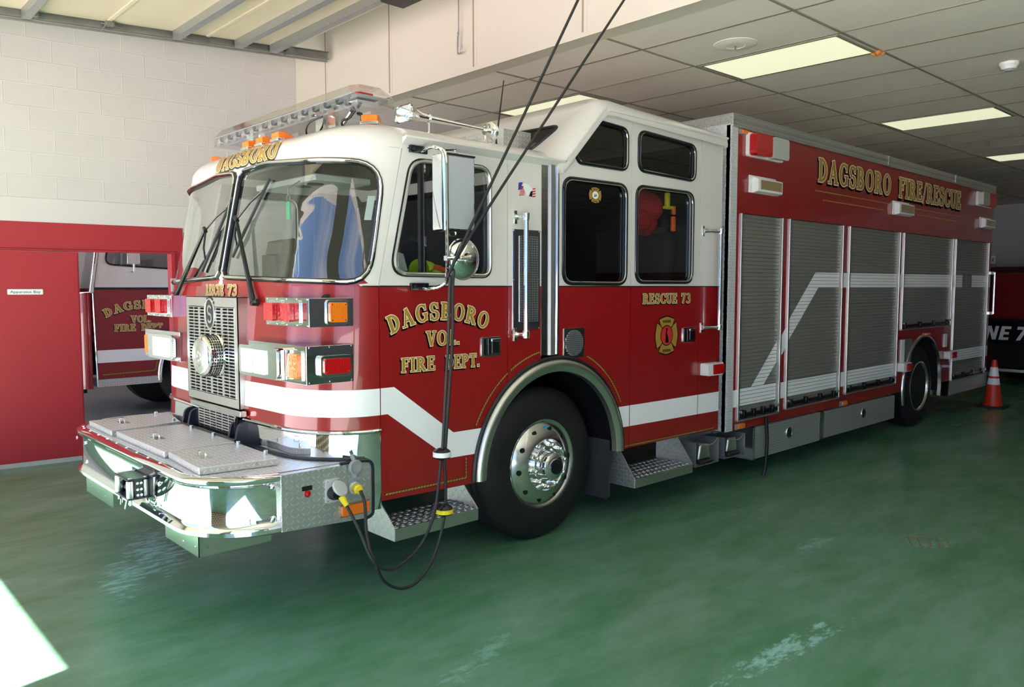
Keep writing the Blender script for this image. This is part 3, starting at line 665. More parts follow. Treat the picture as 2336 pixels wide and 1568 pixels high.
def cross(parent, cx, cz, w_, h, y0, name='cross_emblem', badge=False):
    mb = MB()
    pet = []
    for k in range(4):
        a = R(90 * k); pr = [(-0.24, 0.30), (-0.66, 0.86), (-0.36, 0.93), (-0.2, 0.97), (0, 1.0), (0.2, 0.97), (0.36, 0.93), (0.66, 0.86), (0.24, 0.30)]
        pet += [(x * math.cos(a) + z * math.sin(a), -x * math.sin(a) + z * math.cos(a)) for x, z in pr[1:-1]] + [(0.60 * math.sin(a + PI / 4) * 1.19, 0.60 * math.cos(a + PI / 4) * 1.19)]
    sc = lambda q, f, y: [(cx + a * w_ / 2 * f, y, cz + b * h / 2 * f) for a, b in q]
    def fan(q, f, y, m): mb.add(sc(q, f, y) + [(cx, y, cz)], [(i, (i + 1) % len(q), len(q)) for i in range(len(q))], m)
    fan(pet, 1.03, y0, 0); fan(pet, 0.96, y0 - 0.0006, 1)
    for k in range(4):
        a = R(45 + 90 * k); u = Vector((math.cos(a), math.sin(a))); n = Vector((-u.y, u.x)); q = [u * 0.45 + n * 0.03, u * 0.92 + n * 0.03, u * 0.92 - n * 0.03, u * 0.45 - n * 0.03]
        mb.add(sc(q, 1, y0 - 0.0012), [(0, 1, 2, 3)], 0)
    fan(arc(0, 0, 0.54, 0.54, 0, 345, 23), 1, y0 - 0.0012, 0); fan(arc(0, 0, 0.49, 0.49, 0, 345, 23), 1, y0 - 0.0018, 3 if badge else 2)
    if badge:
        for q in ([(-0.2, -0.2), (-0.1, 0.25), (0.02, -0.25)], [(0.02, -0.1), (0.12, 0.28), (0.22, -0.2)]): mb.add(sc(q, 1, y0 - 0.0024), [(0, 1, 2)], 0)
    else: mb.add(sc([(-0.12, -0.38), (0.16, -0.38), (0.12, -0.1), (0.0, 0.15), (0.08, 0.36), (-0.06, 0.40), (-0.1, 0.1)], 1, y0 - 0.0024), [list(range(7))], 0)
    for j, zc in enumerate((0.72, -0.78)):              # bars of small lettering
        for i in range(6): x = -0.3 + 0.12 * i; mb.add(sc([(x - 0.035, zc - 0.07), (x + 0.035, zc - 0.07), (x + 0.035, zc + 0.07), (x - 0.035, zc + 0.07)], 1, y0 - 0.0012), [(0, 1, 2, 3)], 0)
    return mb.build(name, ['letter_black', 'gold', 'decal_red', 'decal_white'], parent, smooth=0)
cross(cdoor, 5.005, 1.367, 0.30, 0.30, -0.0008); cross(pC, 4.166, 2.373, 0.135, 0.11, 0.009, 'window_badge', True)
mb = MB(); mb.box(3.842, 4.047, -0.006, 0.0, 1.26, 1.462); sv = mb.build('speaker_plate', 'mirror_steel', crew, bev=0.001)
mb = MB(); mb.lathe([(0, 0.0), (0.088, 0.0), (0.088, 0.002), (0, 0.002)], (3.945, -0.006, 1.361), (0, -1, 0), 28, 0)
for i in range(-6, 7):
    h = math.sqrt(max(0, 0.088 ** 2 - (0.0135 * i) ** 2)); mb.box(3.945 + 0.0135 * i - 0.0025, 3.945 + 0.0135 * i + 0.0025, -0.011, -0.008, 1.361 - h, 1.361 + h, 1); mb.box(3.945 - h, 3.945 + h, -0.0105, -0.008, 1.361 + 0.0135 * i - 0.002, 1.361 + 0.0135 * i + 0.002, 1)
mb.build('speaker_mesh', ['void', 'grey_metal'], sv, smooth=0)
mb = MB(); rope(mb, [(FCX + 0.775 * math.cos(R(a)), FCZ + 0.775 * math.sin(R(a))) for a in range(66, 24, -3)], 0.0055, stripes_f); mb.build('rope_striping', ['letter_black', 'gold'], crew, smooth=0); mb = MB(); rope(mb, [(4.487, 0.692), (4.487, 0.570), (4.553, 0.569)], 0.0055, stripes_f); mb.build('rope_striping', ['letter_black', 'gold'], crew, smooth=0)
mb = MB(); rope(mb, [(4.56, 0.569), (5.438, 0.562)], 0.0055, stripes_f); mb.build('rope_striping', ['letter_black', 'gold'], cdoor, smooth=0)
mb = MB(); rope(mb, [(5.444, 0.562), (5.69, 0.560)], 0.0055, stripes_f); mb.build('rope_striping', ['letter_black', 'gold'], rear, smooth=0)
mb = MB()
for x0, x1 in ((2.386, 3.329), (3.334, 3.37), (3.80, 4.553), (4.56, 5.438), (5.444, 5.752)): mb.box(x0, x1, -0.001, 0.0, ZB - 0.005, ZB + 0.003)
mb.build('belt_pinstripe', 'black', TR, smooth=0)
# far flank and back of the crew cab, cab floor and liner
panel('crew_cab_panel', [(3.334, 0.55), (5.752, 0.55), (5.752, 2.90), (4.228, 2.945), (3.85, 2.56), (3.80, 2.53), (3.334, 2.53)], [winC, winD], TR, FAR)
mb = MB(); mb.box(5.70, 5.752, 0.03, W - 0.03, 0.6, 2.93); mb.build('cab_back_wall', 'liner', TR, smooth=0)
mb = MB(); mb.prism([(2.32, 0.10), (3.0, 0.10), (3.0, 0.80), (4.52, 0.80), (4.52, 0.04), (5.70, 0.04), (5.70, W - 0.04), (4.52, W - 0.04), (4.52, W - 0.80), (3.0, W - 0.80), (3.0, W - 0.10), (2.32, W - 0.10)], 'z', 0.93, 0.98); mb.build('cab_floor', 'interior', TR, smooth=0)
# raised crew roof
mb = MB(); st = [(3.79, 2.50, -0.60, 0.80), (3.85, 2.56, -0.70, 0.714), (4.16, 2.878, -0.70, 0.714), (4.235, 2.94, -0.35, 0.93), (4.33, 2.947, 0.0, 1.0), (4.6, 2.935, 0.0, 1.0), (5.76, 2.905, 0.0, 1.0)]
prof = [(-0.035, -0.02), (-0.04, 0.0)] + [(-0.04 + 0.16 * (1 - math.cos(R(a))), 0.115 * math.sin(R(a))) for a in (20, 40, 60, 75, 90)]
prof = prof + [(W - y, h) for y, h in prof[::-1]]; np_ = len(prof)
mb.add([(x + nx * h, y, z + nz_ * h) for x, z, nx, nz_ in st for y, h in prof], [(i * np_ + j, i * np_ + j + 1, (i + 1) * np_ + j + 1, (i + 1) * np_ + j) for i in range(len(st) - 1) for j in range(np_ - 1)] + [[(len(st) - 1) * np_ + j for j in range(np_)]] + [[j for j in range(np_)]])
rr_ = mb.build('raised_roof', 'white', TR, smooth=50, label='raised white crew cab roof')
dx, dz = 0.714, 0.714
def slope(u, y, off): return (3.85 + u * 0.698 - 0.70 * (0.115 + off), y, 2.56 + u * 0.716 + 0.714 * (0.115 + off))
for y0, y1 in ((0.14, 1.05), (1.38, 2.29)):
    q = roundpoly([(0.03, y0 + 0.12), (0.27, y0), (0.30, y1), (0.03, y1)] if y0 < 1 else [(0.03, y1 - 0.12), (0.27, y1), (0.30, y0), (0.03, y0)], [0.09, 0.05, 0.05, 0.05], 5)
    mb = MB(); mb.prism(q, 'y', 0.0005, 0.004, f=lambda p, c: slope(p[0], p[1], c)); rw = mb.build('roof_window', 'black_gloss', rr_, smooth=0)
    mb = MB(); mb.tube([slope(p[0], p[1], 0.003) for p in q], 0.012, 8, closed=True); mb.build('window_gasket', 'black', rw)
# drip rails
mb = MB(); f = lambda p, c: (c, p[0], p[1]); gp = [(0.0, 2.522), (-0.045, 2.556), (-0.045, 2.566), (0.0, 2.560)]
mb.prism(gp, 'x', 2.545, 3.82)
mb.prism([(y, z + 0.395) for y, z in gp], 'x', 4.25, 5.765)
a_, b_ = Vector((3.84, 0, 2.53)), Vector((4.25, 0, 2.945)); d = (b_ - a_).normalized(); n = Vector((-d.z, 0, d.x))
mb.add([p + Vector((0, y, 0)) + n * h for p in (a_, b_) for y, h in ((0, 0.0), (-0.045, 0.034), (-0.045, 0.044), (0, 0.038))], [(0, 1, 5, 4), (1, 2, 6, 5), (2, 3, 7, 6), (3, 0, 4, 7), (0, 3, 2, 1), (4, 5, 6, 7)])
mb.build('drip_rail', 'white', TR, smooth=0)

# grille, badge, siren -----------------------------------------------------------------------
def mesh_plate(mb, y0, y1, z0, z1, x, ncols, nrows, bar, gap_cols=(), t_=0.006, m=0):
    for i in range(ncols + 1):
        y = y0 + (y1 - y0) * i / ncols; b = bar * (3.0 if i in gap_cols else 1.0); mb.box(x - 0.0015, x + t_ + 0.0015, y - b / 2, y + b / 2, z0, z1, m)
    for j in range(nrows + 1):
        z = z0 + (z1 - z0) * j / nrows; mb.box(x, x + t_, y0, y1, z - bar * 0.42, z + bar * 0.42, m)
mb = MB(); gx = 1.962
mb.prism([(GX0, 1.015), (GX1, 1.015), (GX1, 1.68), (GX0, 1.68)], 'x', gx, gx + 0.006, holes=[[(GX0 + 0.045, 1.075), (GX1 - 0.045, 1.075), (GX1 - 0.045, 1.615), (GX0 + 0.045, 1.615)]])
for y in (GX0, GX1 - 0.004): mb.box(gx, 2.05, y, y + 0.004, 1.015, 1.68)
mb.box(gx, 2.05, GX0, GX1, 1.676, 1.68); mb.box(gx, 2.05, GX0, GX1, 1.015, 1.019)
gr = mb.build('grille', 'brushed', TR, smooth=0, label='polished grille with black slots')
mb = MB(); mesh_plate(mb, GX0 + 0.045, GX1 - 0.045, 1.075, 1.615, gx, 8, 27, 0.0095, (2, 4, 6)); mb.build('grille_bars', 'brushed', gr, smooth=0)
mb = MB(); mb.box(gx + 0.012, gx + 0.016, GX0 + 0.02, GX1 - 0.02, 1.05, 1.65); mb.build('grille_backing', 'void', gr, smooth=0)
mb = MB(); mb.prism(arc(0, 0, 1, 1, 0, 345, 23), 'x', -0.004, 0.001, f=lambda p, c: (gx + c, 1.238 + p[0] * 0.063, 1.573 + p[1] * 0.085)); bd = mb.build('round_badge', 'black_gloss', gr, smooth=0, label='oval black badge with a steel S')
mb = MB()
for p, w_ in (_bowl(0, 0.28, 0.4, 0.30, 20, 270, 12, 0.26, 0.16), _bowl(0, -0.30, 0.42, 0.30, 90, -160, 12, 0.26, 0.16)):
    L, Q = stroke(p, w_, 0); mb.add([(gx - 0.0055, 1.238 - q[0] * 0.063, 1.573 + q[1] * 0.085) for pr in zip(L, Q) for q in pr], [(2 * i, 2 * i + 1, 2 * i + 3, 2 * i + 2) for i in range(len(L) - 1)])
mb.build('badge_letter', 'steel', bd, smooth=0)
mb = MB(); mb.tube([(gx - 0.002, 1.238 + 0.07 * math.cos(2 * PI * k / 30), 1.573 + 0.093 * math.sin(2 * PI * k / 30)) for k in range(30)], 0.007, 6, closed=True); mb.build('badge_ring', 'brushed', bd)
mb = MB()
for a in range(-50, 51, 20): mb.obox((gx - 0.001, 1.238 + math.sin(R(a)) * 0.068, 1.575 + math.cos(R(a)) * 0.098), ((1, 0, 0), (0, math.cos(R(a)), -math.sin(R(a))), (0, math.sin(R(a)), math.cos(R(a)))), (0.003, 0.006, 0.013))
mb.build('badge_crown', 'black', bd, smooth=0)
# lower grille between the tow loops
mb = MB(); mesh_plate(mb, 0.885, 1.425, 0.825, 0.975, 1.948, 6, 9, 0.010); lg = mb.build('lower_grille', 'steel', TR, smooth=0)
mb = MB(); mb.box(1.957, 1.961, 0.87, 1.44, 0.815, 0.985); mb.build('grille_backing', 'void', lg, smooth=0)
mb = MB(); mb.box(1.945, 1.985, 0.80, 1.56, 0.978, 1.012); mb.build('cross_bar', 'steel', lg, bev=0.003)
# siren
mb = MB(); sc_ = (1.963, 1.145, 1.322)
mb.lathe([(0.0, 0.118), (0.10, 0.114), (0.112, 0.110), (0.122, 0.098), (0.125, 0.085), (0.125, 0.015), (0.13, 0.008), (0.13, 0.0)], sc_, (-1, 0, 0), 40)
si = mb.build('siren', 'chrome', TR, smooth=35, label='round chrome siren on the grille')
mb = MB()
for k in range(40):
    a = 2 * PI * k / 40
    for j in range(5): c = Vector(sc_) + Vector((-0.022 - 0.014 * j, math.cos(a) * 0.1255, math.sin(a) * 0.1255)); mb.obox(c, ((1, 0, 0), (0, math.cos(a), math.sin(a)), (0, -math.sin(a), math.cos(a))), (0.0042, 0.001, 0.006))
mb.build('siren_slots', 'black', si, smooth=0)
mb = MB(); mb.lathe([(0.0, 0.1195), (0.10, 0.1155), (0.108, 0.112)], sc_, (-1, 0, 0), 40)
for rr in (0.055, 0.07, 0.083, 0.096): mb.tube([Vector(sc_) + Vector((-0.119 + rr * 0.035, math.cos(2 * PI * k / 40) * rr, math.sin(2 * PI * k / 40) * rr)) for k in range(40)], 0.0026 if rr > 0.06 else 0.005, 6, closed=True)
for k in range(5): a = 2 * PI * k / 5; c = Vector(sc_) + Vector((-0.117, math.cos(a) * 0.026, math.sin(a) * 0.026)); mb.lathe([(0.014, 0), (0.009, 0.004), (0, 0.005)], c, (-1, 0, 0), 10)
mb.build('siren_boss', 'brushed', si)

# lamp pods ----------------------------------------------------------------------------------
def lampface(ax, c, w_, h, d, lensm, parent, name, bez='chrome', r=0.012, rim=0.014):   # rounded lens in a bezel; ax: outward axis 'x-' or 'y-'/'y+'
    f = {'x-': lambda p, t_: (c[0] - t_, c[1] + p[0], c[2] + p[1]), 'y-': lambda p, t_: (c[0] + p[0], c[1] - t_, c[2] + p[1]), 'y+': lambda p, t_: (c[0] + p[0], c[1] + t_, c[2] + p[1])}[ax]
    mb = MB(); mb.prism(rrect(-w_ / 2, w_ / 2, -h / 2, h / 2, r + 0.008), 'x', 0, d, f=f); o = mb.build(name, bez, parent, bev=0.004)
    mb = MB(); mb.prism(rrect(-w_ / 2 + rim, w_ / 2 - rim, -h / 2 + rim, h / 2 - rim, r), 'x', d - 0.002, d + 0.012, f=f); mb.build('lens', lensm, o, bev=0.004)
    mb = MB()
    for i in (-1, 1):
        for j in (-1, 1): mb.prism(arc(i * (w_ / 2 - rim - 0.011), j * (h / 2 - rim - 0.011), 0.004, 0.004, 0, 315, 7), 'x', d + 0.010, d + 0.0145, f=f)
    mb.build('screws', 'chrome', o)
    return o
for far in (0, 1):
    Y = (lambda y: W - y) if far else (lambda y: y)
    yo = 'y+' if far else 'y-'; wrd = 'beside the far corner' if far else 'beside the near corner'
    b2 = lambda y0, y1: (min(Y(y0), Y(y1)), max(Y(y0), Y(y1)))
    mb = MB(); mb.prism([(1.975, Y(0.022)), (2.235, Y(0.022)), (2.235, Y(0.25)), (2.07, Y(0.25)), (2.07, Y(0.505)), (1.975, Y(0.505))], 'z', 1.533, 1.683)
    po = mb.build('upper_lamp_pod', 'mirror_steel', TR, smooth=0, bev=0.002, label='polished pod with two red warning lamps and an amber signal')
    for yy in (0.375, 0.185):
        o = lampface('x-', (1.975, Y(yy), 1.608), 0.160, 0.128, 0.010, 'lens_red', po, 'warning_lamp', rim=0.021)
        mb = MB(); mb.prism(rrect(Y(yy) - 0.052, Y(yy) + 0.052, 1.608 - 0.048, 1.608 + 0.048, 0.012), 'x', 1.925, 1.965); mb.build('red_dome', 'lens_red', o, bev=0.008)
    lampface(yo, (2.135, Y(0.022), 1.608), 0.128, 0.132, 0.012, 'lens_orange', po, 'turn_signal', rim=0.014)
    mb = MB()
    for i in range(5):
        for z in (1.541, 1.676): mb.lathe([(0.0055, 0), (0.003, 0.004), (0, 0.004)], (1.975, Y(0.04 + 0.112 * i), z), (-1, 0, 0), 8)
    mb.build('screws', 'chrome', po)
    mb = MB(); mb.prism([(1.955, Y(0.022)), (2.232, Y(0.022)), (2.232, Y(0.25)), (2.07, Y(0.25)), (2.07, Y(0.69)), (1.955, Y(0.69))], 'z', 1.238, 1.437)
    pl = mb.build('lower_lamp_pod', 'mirror_steel', TR, smooth=0, bev=0.002, label='polished pod with twin headlamps')
    a, b = b2(0.235, 0.70); mb = MB(); mb.prism(rrect(a, b, 1.248, 1.418, 0.03), 'x', 1.90, 1.956); hb = mb.build('headlamp_bezel', 'chrome', pl, bev=0.012, segs=3)
    for yy in (0.585, 0.425):
        mb = MB(); mb.prism(rrect(Y(yy) - 0.072, Y(yy) + 0.072, 1.268, 1.400, 0.01), 'x', 1.892, 1.902); hl = mb.build('headlamp', 'lens_white', hb, bev=0.003)
    mb = MB(); mb.prism(rrect(Y(0.125) - 0.07, Y(0.125) + 0.07, 1.252, 1.412, 0.01), 'x', 1.945, 1.956); tb = mb.build('signal_bezel', 'chrome', pl, bev=0.003)
    mb = MB(); mb.prism(rrect(Y(0.125) - 0.05, Y(0.125) + 0.05, 1.268, 1.396, 0.014), 'x', 1.93, 1.947); mb.build('lens', 'lens_orange', tb, bev=0.006)
    mb = MB(); mb.tube([(1.925, Y(0.205), 1.256), (1.925, Y(0.205), 1.41)], 0.016, 12); mb.build('bezel_post', 'chrome', pl)
    lampface(yo, (2.115, Y(0.022), 1.33), 0.185, 0.112, 0.028, 'lens_red', pl, 'warning_lamp', rim=0.016)
    mb = MB()
    for x in (1.972, 2.09, 2.22):
        for z in (1.247, 1.428): mb.lathe([(0.0055, 0), (0.003, 0.004), (0, 0.004)], (x, Y(0.022), z), (0, 1 if far else -1, 0), 8)
    mb.build('screws', 'chrome', pl)
# wipers
def wiper(yp, zp, pa, b0, b1):
    w0 = Vector((skin(sr(yp), zp).x - 0.03, yp, zp)); P = lambda y, z, o: skin(sr(y), z, o)
    mb = MB(); mb.tube([w0, w0.lerp(P(pa[0], pa[1], 0.05), 0.25), P(pa[0], pa[1], 0.05)], [0.018, 0.014, 0.010], 8); o = mb.build('wiper', 'black_gloss', TR, label='black windscreen wiper')
    mb = MB(); mb.tube([w0 + Vector((0.05, 0.0, -0.005)), w0 + Vector((-0.012, 0, 0))], 0.02, 12); mb.tube([w0 + Vector((0, -0.0, 0.0)), w0 + Vector((0.0, -0.06, 0.01))], 0.012, 10); mb.build('pivot', 'black', o)
    mb = MB(); n = 8; mb.tube([P(b0[0] + (b1[0] - b0[0]) * i / n, b0[1] + (b1[1] - b0[1]) * i / n, 0.012) for i in range(n + 1)], 0.0095, 6); mb.build('blade', 'rubber', o)
    mb = MB(); mid = P(pa[0], pa[1], 0.045); q = lambda t_: P(b0[0] + (b1[0] - b0[0]) * t_, b0[1] + (b1[1] - b0[1]) * t_, 0.02)
    for t_ in (0.15, 0.85): mb.tube([mid, q(t_).lerp(mid, 0.4) + Vector((-0.012, 0, 0)), q(t_)], 0.0065, 6)
    mb.tube([P(pa[0] + 0.02, pa[1] + 0.012, 0.05), P(pa[0] - 0.02, pa[1] - 0.012, 0.05)], 0.013, 8); mb.build('yoke', 'black_gloss', o)
wiper(0.725, 1.652, (1.035, 2.14), (0.78, 2.37), (1.08, 1.92))
wiper(1.99, 1.648, (1.50, 2.10), (1.22, 2.30), (1.53, 1.84))
# ---------------------------------------------------------------- mirrors, roof gear
MY = -0.21
mb = MB(); mb.prism(rrect(2.625, 2.856, 2.045, 2.455, 0.012, 3), 'y', MY - 0.035, MY + 0.045)
mr_ = mb.build('side_mirror', 'chrome', TR, bev=0.008, label='tall square side mirror on a steel arm')
mb = MB(); mb.box(2.672, 2.850, MY - 0.039, MY - 0.034, 2.056, 2.444); mb.build('mirror_face', 'mirror_back', mr_, smooth=0, bev=0.003)
mb = MB(); mb.box(2.665, 2.857, MY - 0.042, MY + 0.04, 2.450, 2.459); mb.box(2.665, 2.857, MY - 0.042, MY + 0.04, 2.041, 2.05); mb.build('edge_trim', 'black', mr_, smooth=0)
mb = MB(); mb.tube(bez([(2.66, -0.02, 2.495), (2.64, -0.10, 2.498), (2.628, -0.19, 2.49), (2.648, MY - 0.04, 2.44), (2.655, MY - 0.04, 2.20), (2.656, MY - 0.04, 1.82), (2.648, MY - 0.02, 1.755), (2.62, -0.13, 1.728), (2.64, -0.02, 1.73)], 8), 0.0105, 10); mb.build('mirror_arm', 'chrome', mr_)
mb = MB()
mb.box(2.588, 2.705, -0.02, 0.0, 2.482, 2.522); mb.box(2.585, 2.705, -0.022, 0.0, 1.722, 1.762)
for x in (2.61, 2.675):
    for z in (2.503, 1.742): mb.lathe([(0.010, 0), (0.008, 0.008), (0, 0.009)], (x, -0.02, z), (0, -1, 0), 8)
mb.tube([(2.56, -0.03, 2.50), (2.62, -0.03, 2.49)], 0.004, 6)
mb.build('mirror_bracket', 'black_gloss', mr_, bev=0.002)
mb = MB(); mb.tube([(2.66, MY - 0.02, 2.475), (2.75, MY, 2.49), (2.75, MY, 2.455)], 0.006, 6); mb.build('mirror_clamp', 'chrome', mr_); mb = MB(); mb.tube([(2.66, MY - 0.02, 2.06), (2.71, MY, 2.02), (2.75, MY, 2.02), (2.75, MY, 2.045)], 0.006, 6); mb.build('mirror_clamp', 'chrome', mr_); mb = MB(); mb.lathe([(0.016, 0), (0.016, 0.012), (0, 0.012)], (2.75, MY, 2.456), (0, 0, 1), 10); mb.build('mirror_clamp', 'chrome', mr_)
rx, rz, ra = 2.792, 1.895, 0.112
mb = MB(); mb.lathe([(ra, 0.0), (ra, 0.012), (ra * 0.97, 0.02), (ra * 0.8, 0.037), (ra * 0.5, 0.052), (ra * 0.32, 0.056), (0.03, 0.07), (0.0, 0.072)], (rx, MY, rz), (0, -1, 0), 40)
rm = mb.build('round_mirror', 'chrome', TR, smooth=50, label='round convex chrome mirror')
mb = MB(); mb.tube([(rx + ra * math.cos(2 * PI * k / 40), MY - 0.008, rz + ra * math.sin(2 * PI * k / 40)) for k in range(40)], 0.006, 8, closed=True); mb.build('mirror_rim', 'chrome', rm)
mb = MB(); mb.tube([(2.655, MY - 0.045, 1.895), (2.71, MY - 0.09, 1.895), (rx - 0.01, MY - 0.085, 1.897)], [0.014, 0.012, 0.015], 10); mb.box(2.645, 2.667, MY - 0.055, MY - 0.025, 1.882, 1.908); mb.lathe([(0.02, 0), (0.02, 0.03), (0, 0.032)], (rx, MY - 0.07, rz), (0, -1, 0), 14); mb.build('mirror_clamp', 'chrome', rm)
# light bar
lb0, lb1, lbx, lbz = 0.21, 2.16, 2.50, 2.815
mb = MB(); mb.prism([(lbx - 0.125, lb0 + 0.07), (lbx - 0.10, lb0), (lbx + 0.10, lb0), (lbx + 0.165, lb0 + 0.03), (lbx + 0.165, lb1 - 0.03), (lbx + 0.10, lb1), (lbx - 0.10, lb1), (lbx - 0.125, lb1 - 0.07)], 'z', lbz - 0.052, lbz - 0.005)
LB = mb.build('light_bar', 'clear_plastic', TR, smooth=0, bev=0.006, label='long clear roof light bar')
mb = MB(); o_ = [(lbx - 0.125, lb0 + 0.07), (lbx - 0.09, lb0), (lbx + 0.10, lb0), (lbx + 0.165, lb0 + 0.03), (lbx + 0.165, lb1 - 0.03), (lbx + 0.10, lb1), (lbx - 0.09, lb1), (lbx - 0.125, lb1 - 0.07)]
i_ = [(x * 0.72 + (lbx + 0.02) * 0.28, y * 0.95 + C * 0.05) for x, y in o_]
mb.add([(x, y, lbz + 0.004) for x, y in o_] + [(x, y, lbz + 0.062) for x, y in i_], [(i, (i + 1) % 8, 8 + (i + 1) % 8, 8 + i) for i in range(8)] + [list(range(8, 16))])
mb.build('clear_dome', 'clear_plastic', LB, smooth=0, bev=0.01)
mb = MB(); mb.box(lbx - 0.118, lbx + 0.155, lb0 + 0.03, lb1 - 0.03, lbz - 0.003, lbz + 0.002); mb.build('mid_seam', 'grey_plastic', LB, smooth=0)
mb = MB()
for k in range(14): y = lb0 + 0.14 + (lb1 - lb0 - 0.2) * k / 13; mb.lathe([(0.0, 0.0), (0.02, 0.004), (0.027, 0.025), (0.027, 0.03)], (lbx - 0.06, y, lbz - 0.026), (-1, 0, 0), 14)
mb.build('bar_reflectors', 'chrome', LB)
mb = MB(); mb.box(lbx - 0.04, lbx + 0.10, lb0 + 0.10, lb1 - 0.10, lbz - 0.045, lbz - 0.012); mb.build('bar_chassis', 'pale_plastic', LB, smooth=0)
for y, rr in ((0.42, 1), (2.02, 0)):
    mb = MB(); mb.prism(rrect(lbx + 0.0, lbx + 0.11, y - 0.05, y + 0.05, 0.015), 'z', lbz + 0.003, lbz + 0.05); mb.build('red_module', 'lens_red', LB, bev=0.006)
for y in (0.75, 1.7):
    mb = MB(); mb.box(lbx - 0.035, lbx - 0.015, y - 0.045, y + 0.045, 2.64, lbz - 0.05); mb.box(lbx + 0.05, lbx + 0.07, y - 0.045, y + 0.045, 2.64, lbz - 0.05); mb.build('bar_foot', 'chrome', LB, smooth=0)
mb = MB(); mb.tube([(lbx, 0.60, 2.66), (lbx + 0.0, 0.44, 2.76)], 0.012, 8); mb.build('bar_strut', 'grey_metal', LB)
mb = MB(); mb.tube(bez([(lbx - 0.02, 0.50, 2.66), (lbx - 0.05, 0.46, 2.70), (lbx - 0.02, 0.43, 2.72), (lbx, 0.40, 2.76)]), 0.007, 6); mb.tube(bez([(lbx + 0.02, 0.36, 2.66), (lbx, 0.33, 2.72), (lbx + 0.02, 0.40, 2.745)]), 0.01, 6); mb.tube(bez([(lbx - 0.04, 0.88, 2.65), (lbx - 0.08, 0.83, 2.70), (lbx - 0.08, 0.78, 2.74), (lbx - 0.04, 0.7, 2.765)]), 0.006, 6); mb.build('bar_cable', 'black', LB)
# amber marker lamps on the roof edge
def roof_marker(y, x, z, ax=(-1, 0), lab=None):
    d = Vector((ax[0], ax[1], 0)).normalized(); n = Vector((-d.y, d.x, 0)); c = Vector((x, y, z))
    mb = MB(); pr = [(0.05, 0.0), (0.05, 0.040), (0.01, 0.046), (-0.09, 0.010), (-0.09, 0.0)]
    mb.add([c + d * a + n * s_ * 0.047 + Vector((0, 0, h)) for s_ in (-1, 1) for a, h in pr], [(0, 1, 2, 3, 4), (9, 8, 7, 6, 5)] + [(i, (i + 1) % 5, 5 + (i + 1) % 5, 5 + i) for i in range(5)])
    o = mb.build('marker_lamp', 'lens_orange', TR, bev=0.007, smooth=35)
    mb = MB(); mb.obox(c + d * -0.02 + Vector((0, 0, -0.006)), (d, n, (0, 0, 1)), (0.078, 0.052, 0.008)); mb.build('lamp_base', 'chrome', o, bev=0.003)
for y in (0.975, 1.195, 1.395): roof_marker(y, 2.335, 2.648)
roof_marker(0.275, 2.53, 2.672, (-0.75, -0.65)); roof_marker(W - 0.275, 2.43, 2.648, (-0.85, 0.5))
# air horn with square mouth
HY = 0.20
mb = MB(); prf = [(2.70, 0.086, 0.05), (2.704, 0.086, 0.05), (2.706, 0.080, 0.045), (2.77, 0.045, 0.032), (2.82, 0.026, 0.026), (2.90, 0.019, 0.019), (3.10, 0.013, 0.013), (3.36, 0.009, 0.009)]
vs = []
for x, a, b in prf:
    sq = min(1.0, max(0.0, (2.82 - x) / 0.08))
    for k in range(20):
        t_ = 2 * PI * k / 20; c_, s_ = math.cos(t_), math.sin(t_); m_ = max(abs(c_), abs(s_)); q = 1 / m_ * sq + (1 - sq) if sq <= 1 else 1 / m_
        vs.append((x, HY + c_ * a * q, 2.742 + s_ * b * q + (x - 2.70) * -0.02))
mb.add(vs, [(i * 20 + j, i * 20 + (j + 1) % 20, (i + 1) * 20 + (j + 1) % 20, (i + 1) * 20 + j) for i in range(len(prf) - 1) for j in range(20)])
hn = mb.build('air_horn', 'chrome', TR, smooth=40, label='long chrome air horn on the roof')
mb = MB(); mb.lathe([(0.0, 0), (0.025, 0.0), (0.034, 0.03), (0.045, 0.04), (0.062, 0.045), (0.066, 0.06), (0.05, 0.075), (0.0, 0.08)], (3.32, HY, 2.724), (1, 0, 0), 24); mb.build('horn_driver', 'chrome', hn)
mb = MB()
for x in (2.88, 3.33): mb.tube([(x, HY, 2.65), (x, HY, 2.715)], 0.007, 8); mb.tube([(x, HY + 0.024 * math.cos(2 * PI * k / 16), 2.738 + 0.024 * math.sin(2 * PI * k / 16)) for k in range(16)], 0.005, 6, closed=True)
mb.build('horn_bracket', 'chrome', hn)
mb = MB(); mb.tube([(3.60, 0.40, 2.66), (3.605, 0.40, 2.71), (3.612, 0.40, 2.80), (3.668, 0.40, 3.135)], [0.013, 0.011, 0.006, 0.0035], 8); mb.lathe([(0.018, 0), (0.018, 0.02), (0, 0.02)], (3.60, 0.40, 2.655), (0, 0, 1), 12); mb.build('antenna', 'black', TR, label='short black whip antenna')
mb = MB(); mb.box(3.60, 3.86, 0.33, 1.10, 2.656, 2.80); mb.build('roof_box', 'diamond', TR, smooth=0, bev=0.004, label='tread plate box on the cab roof')

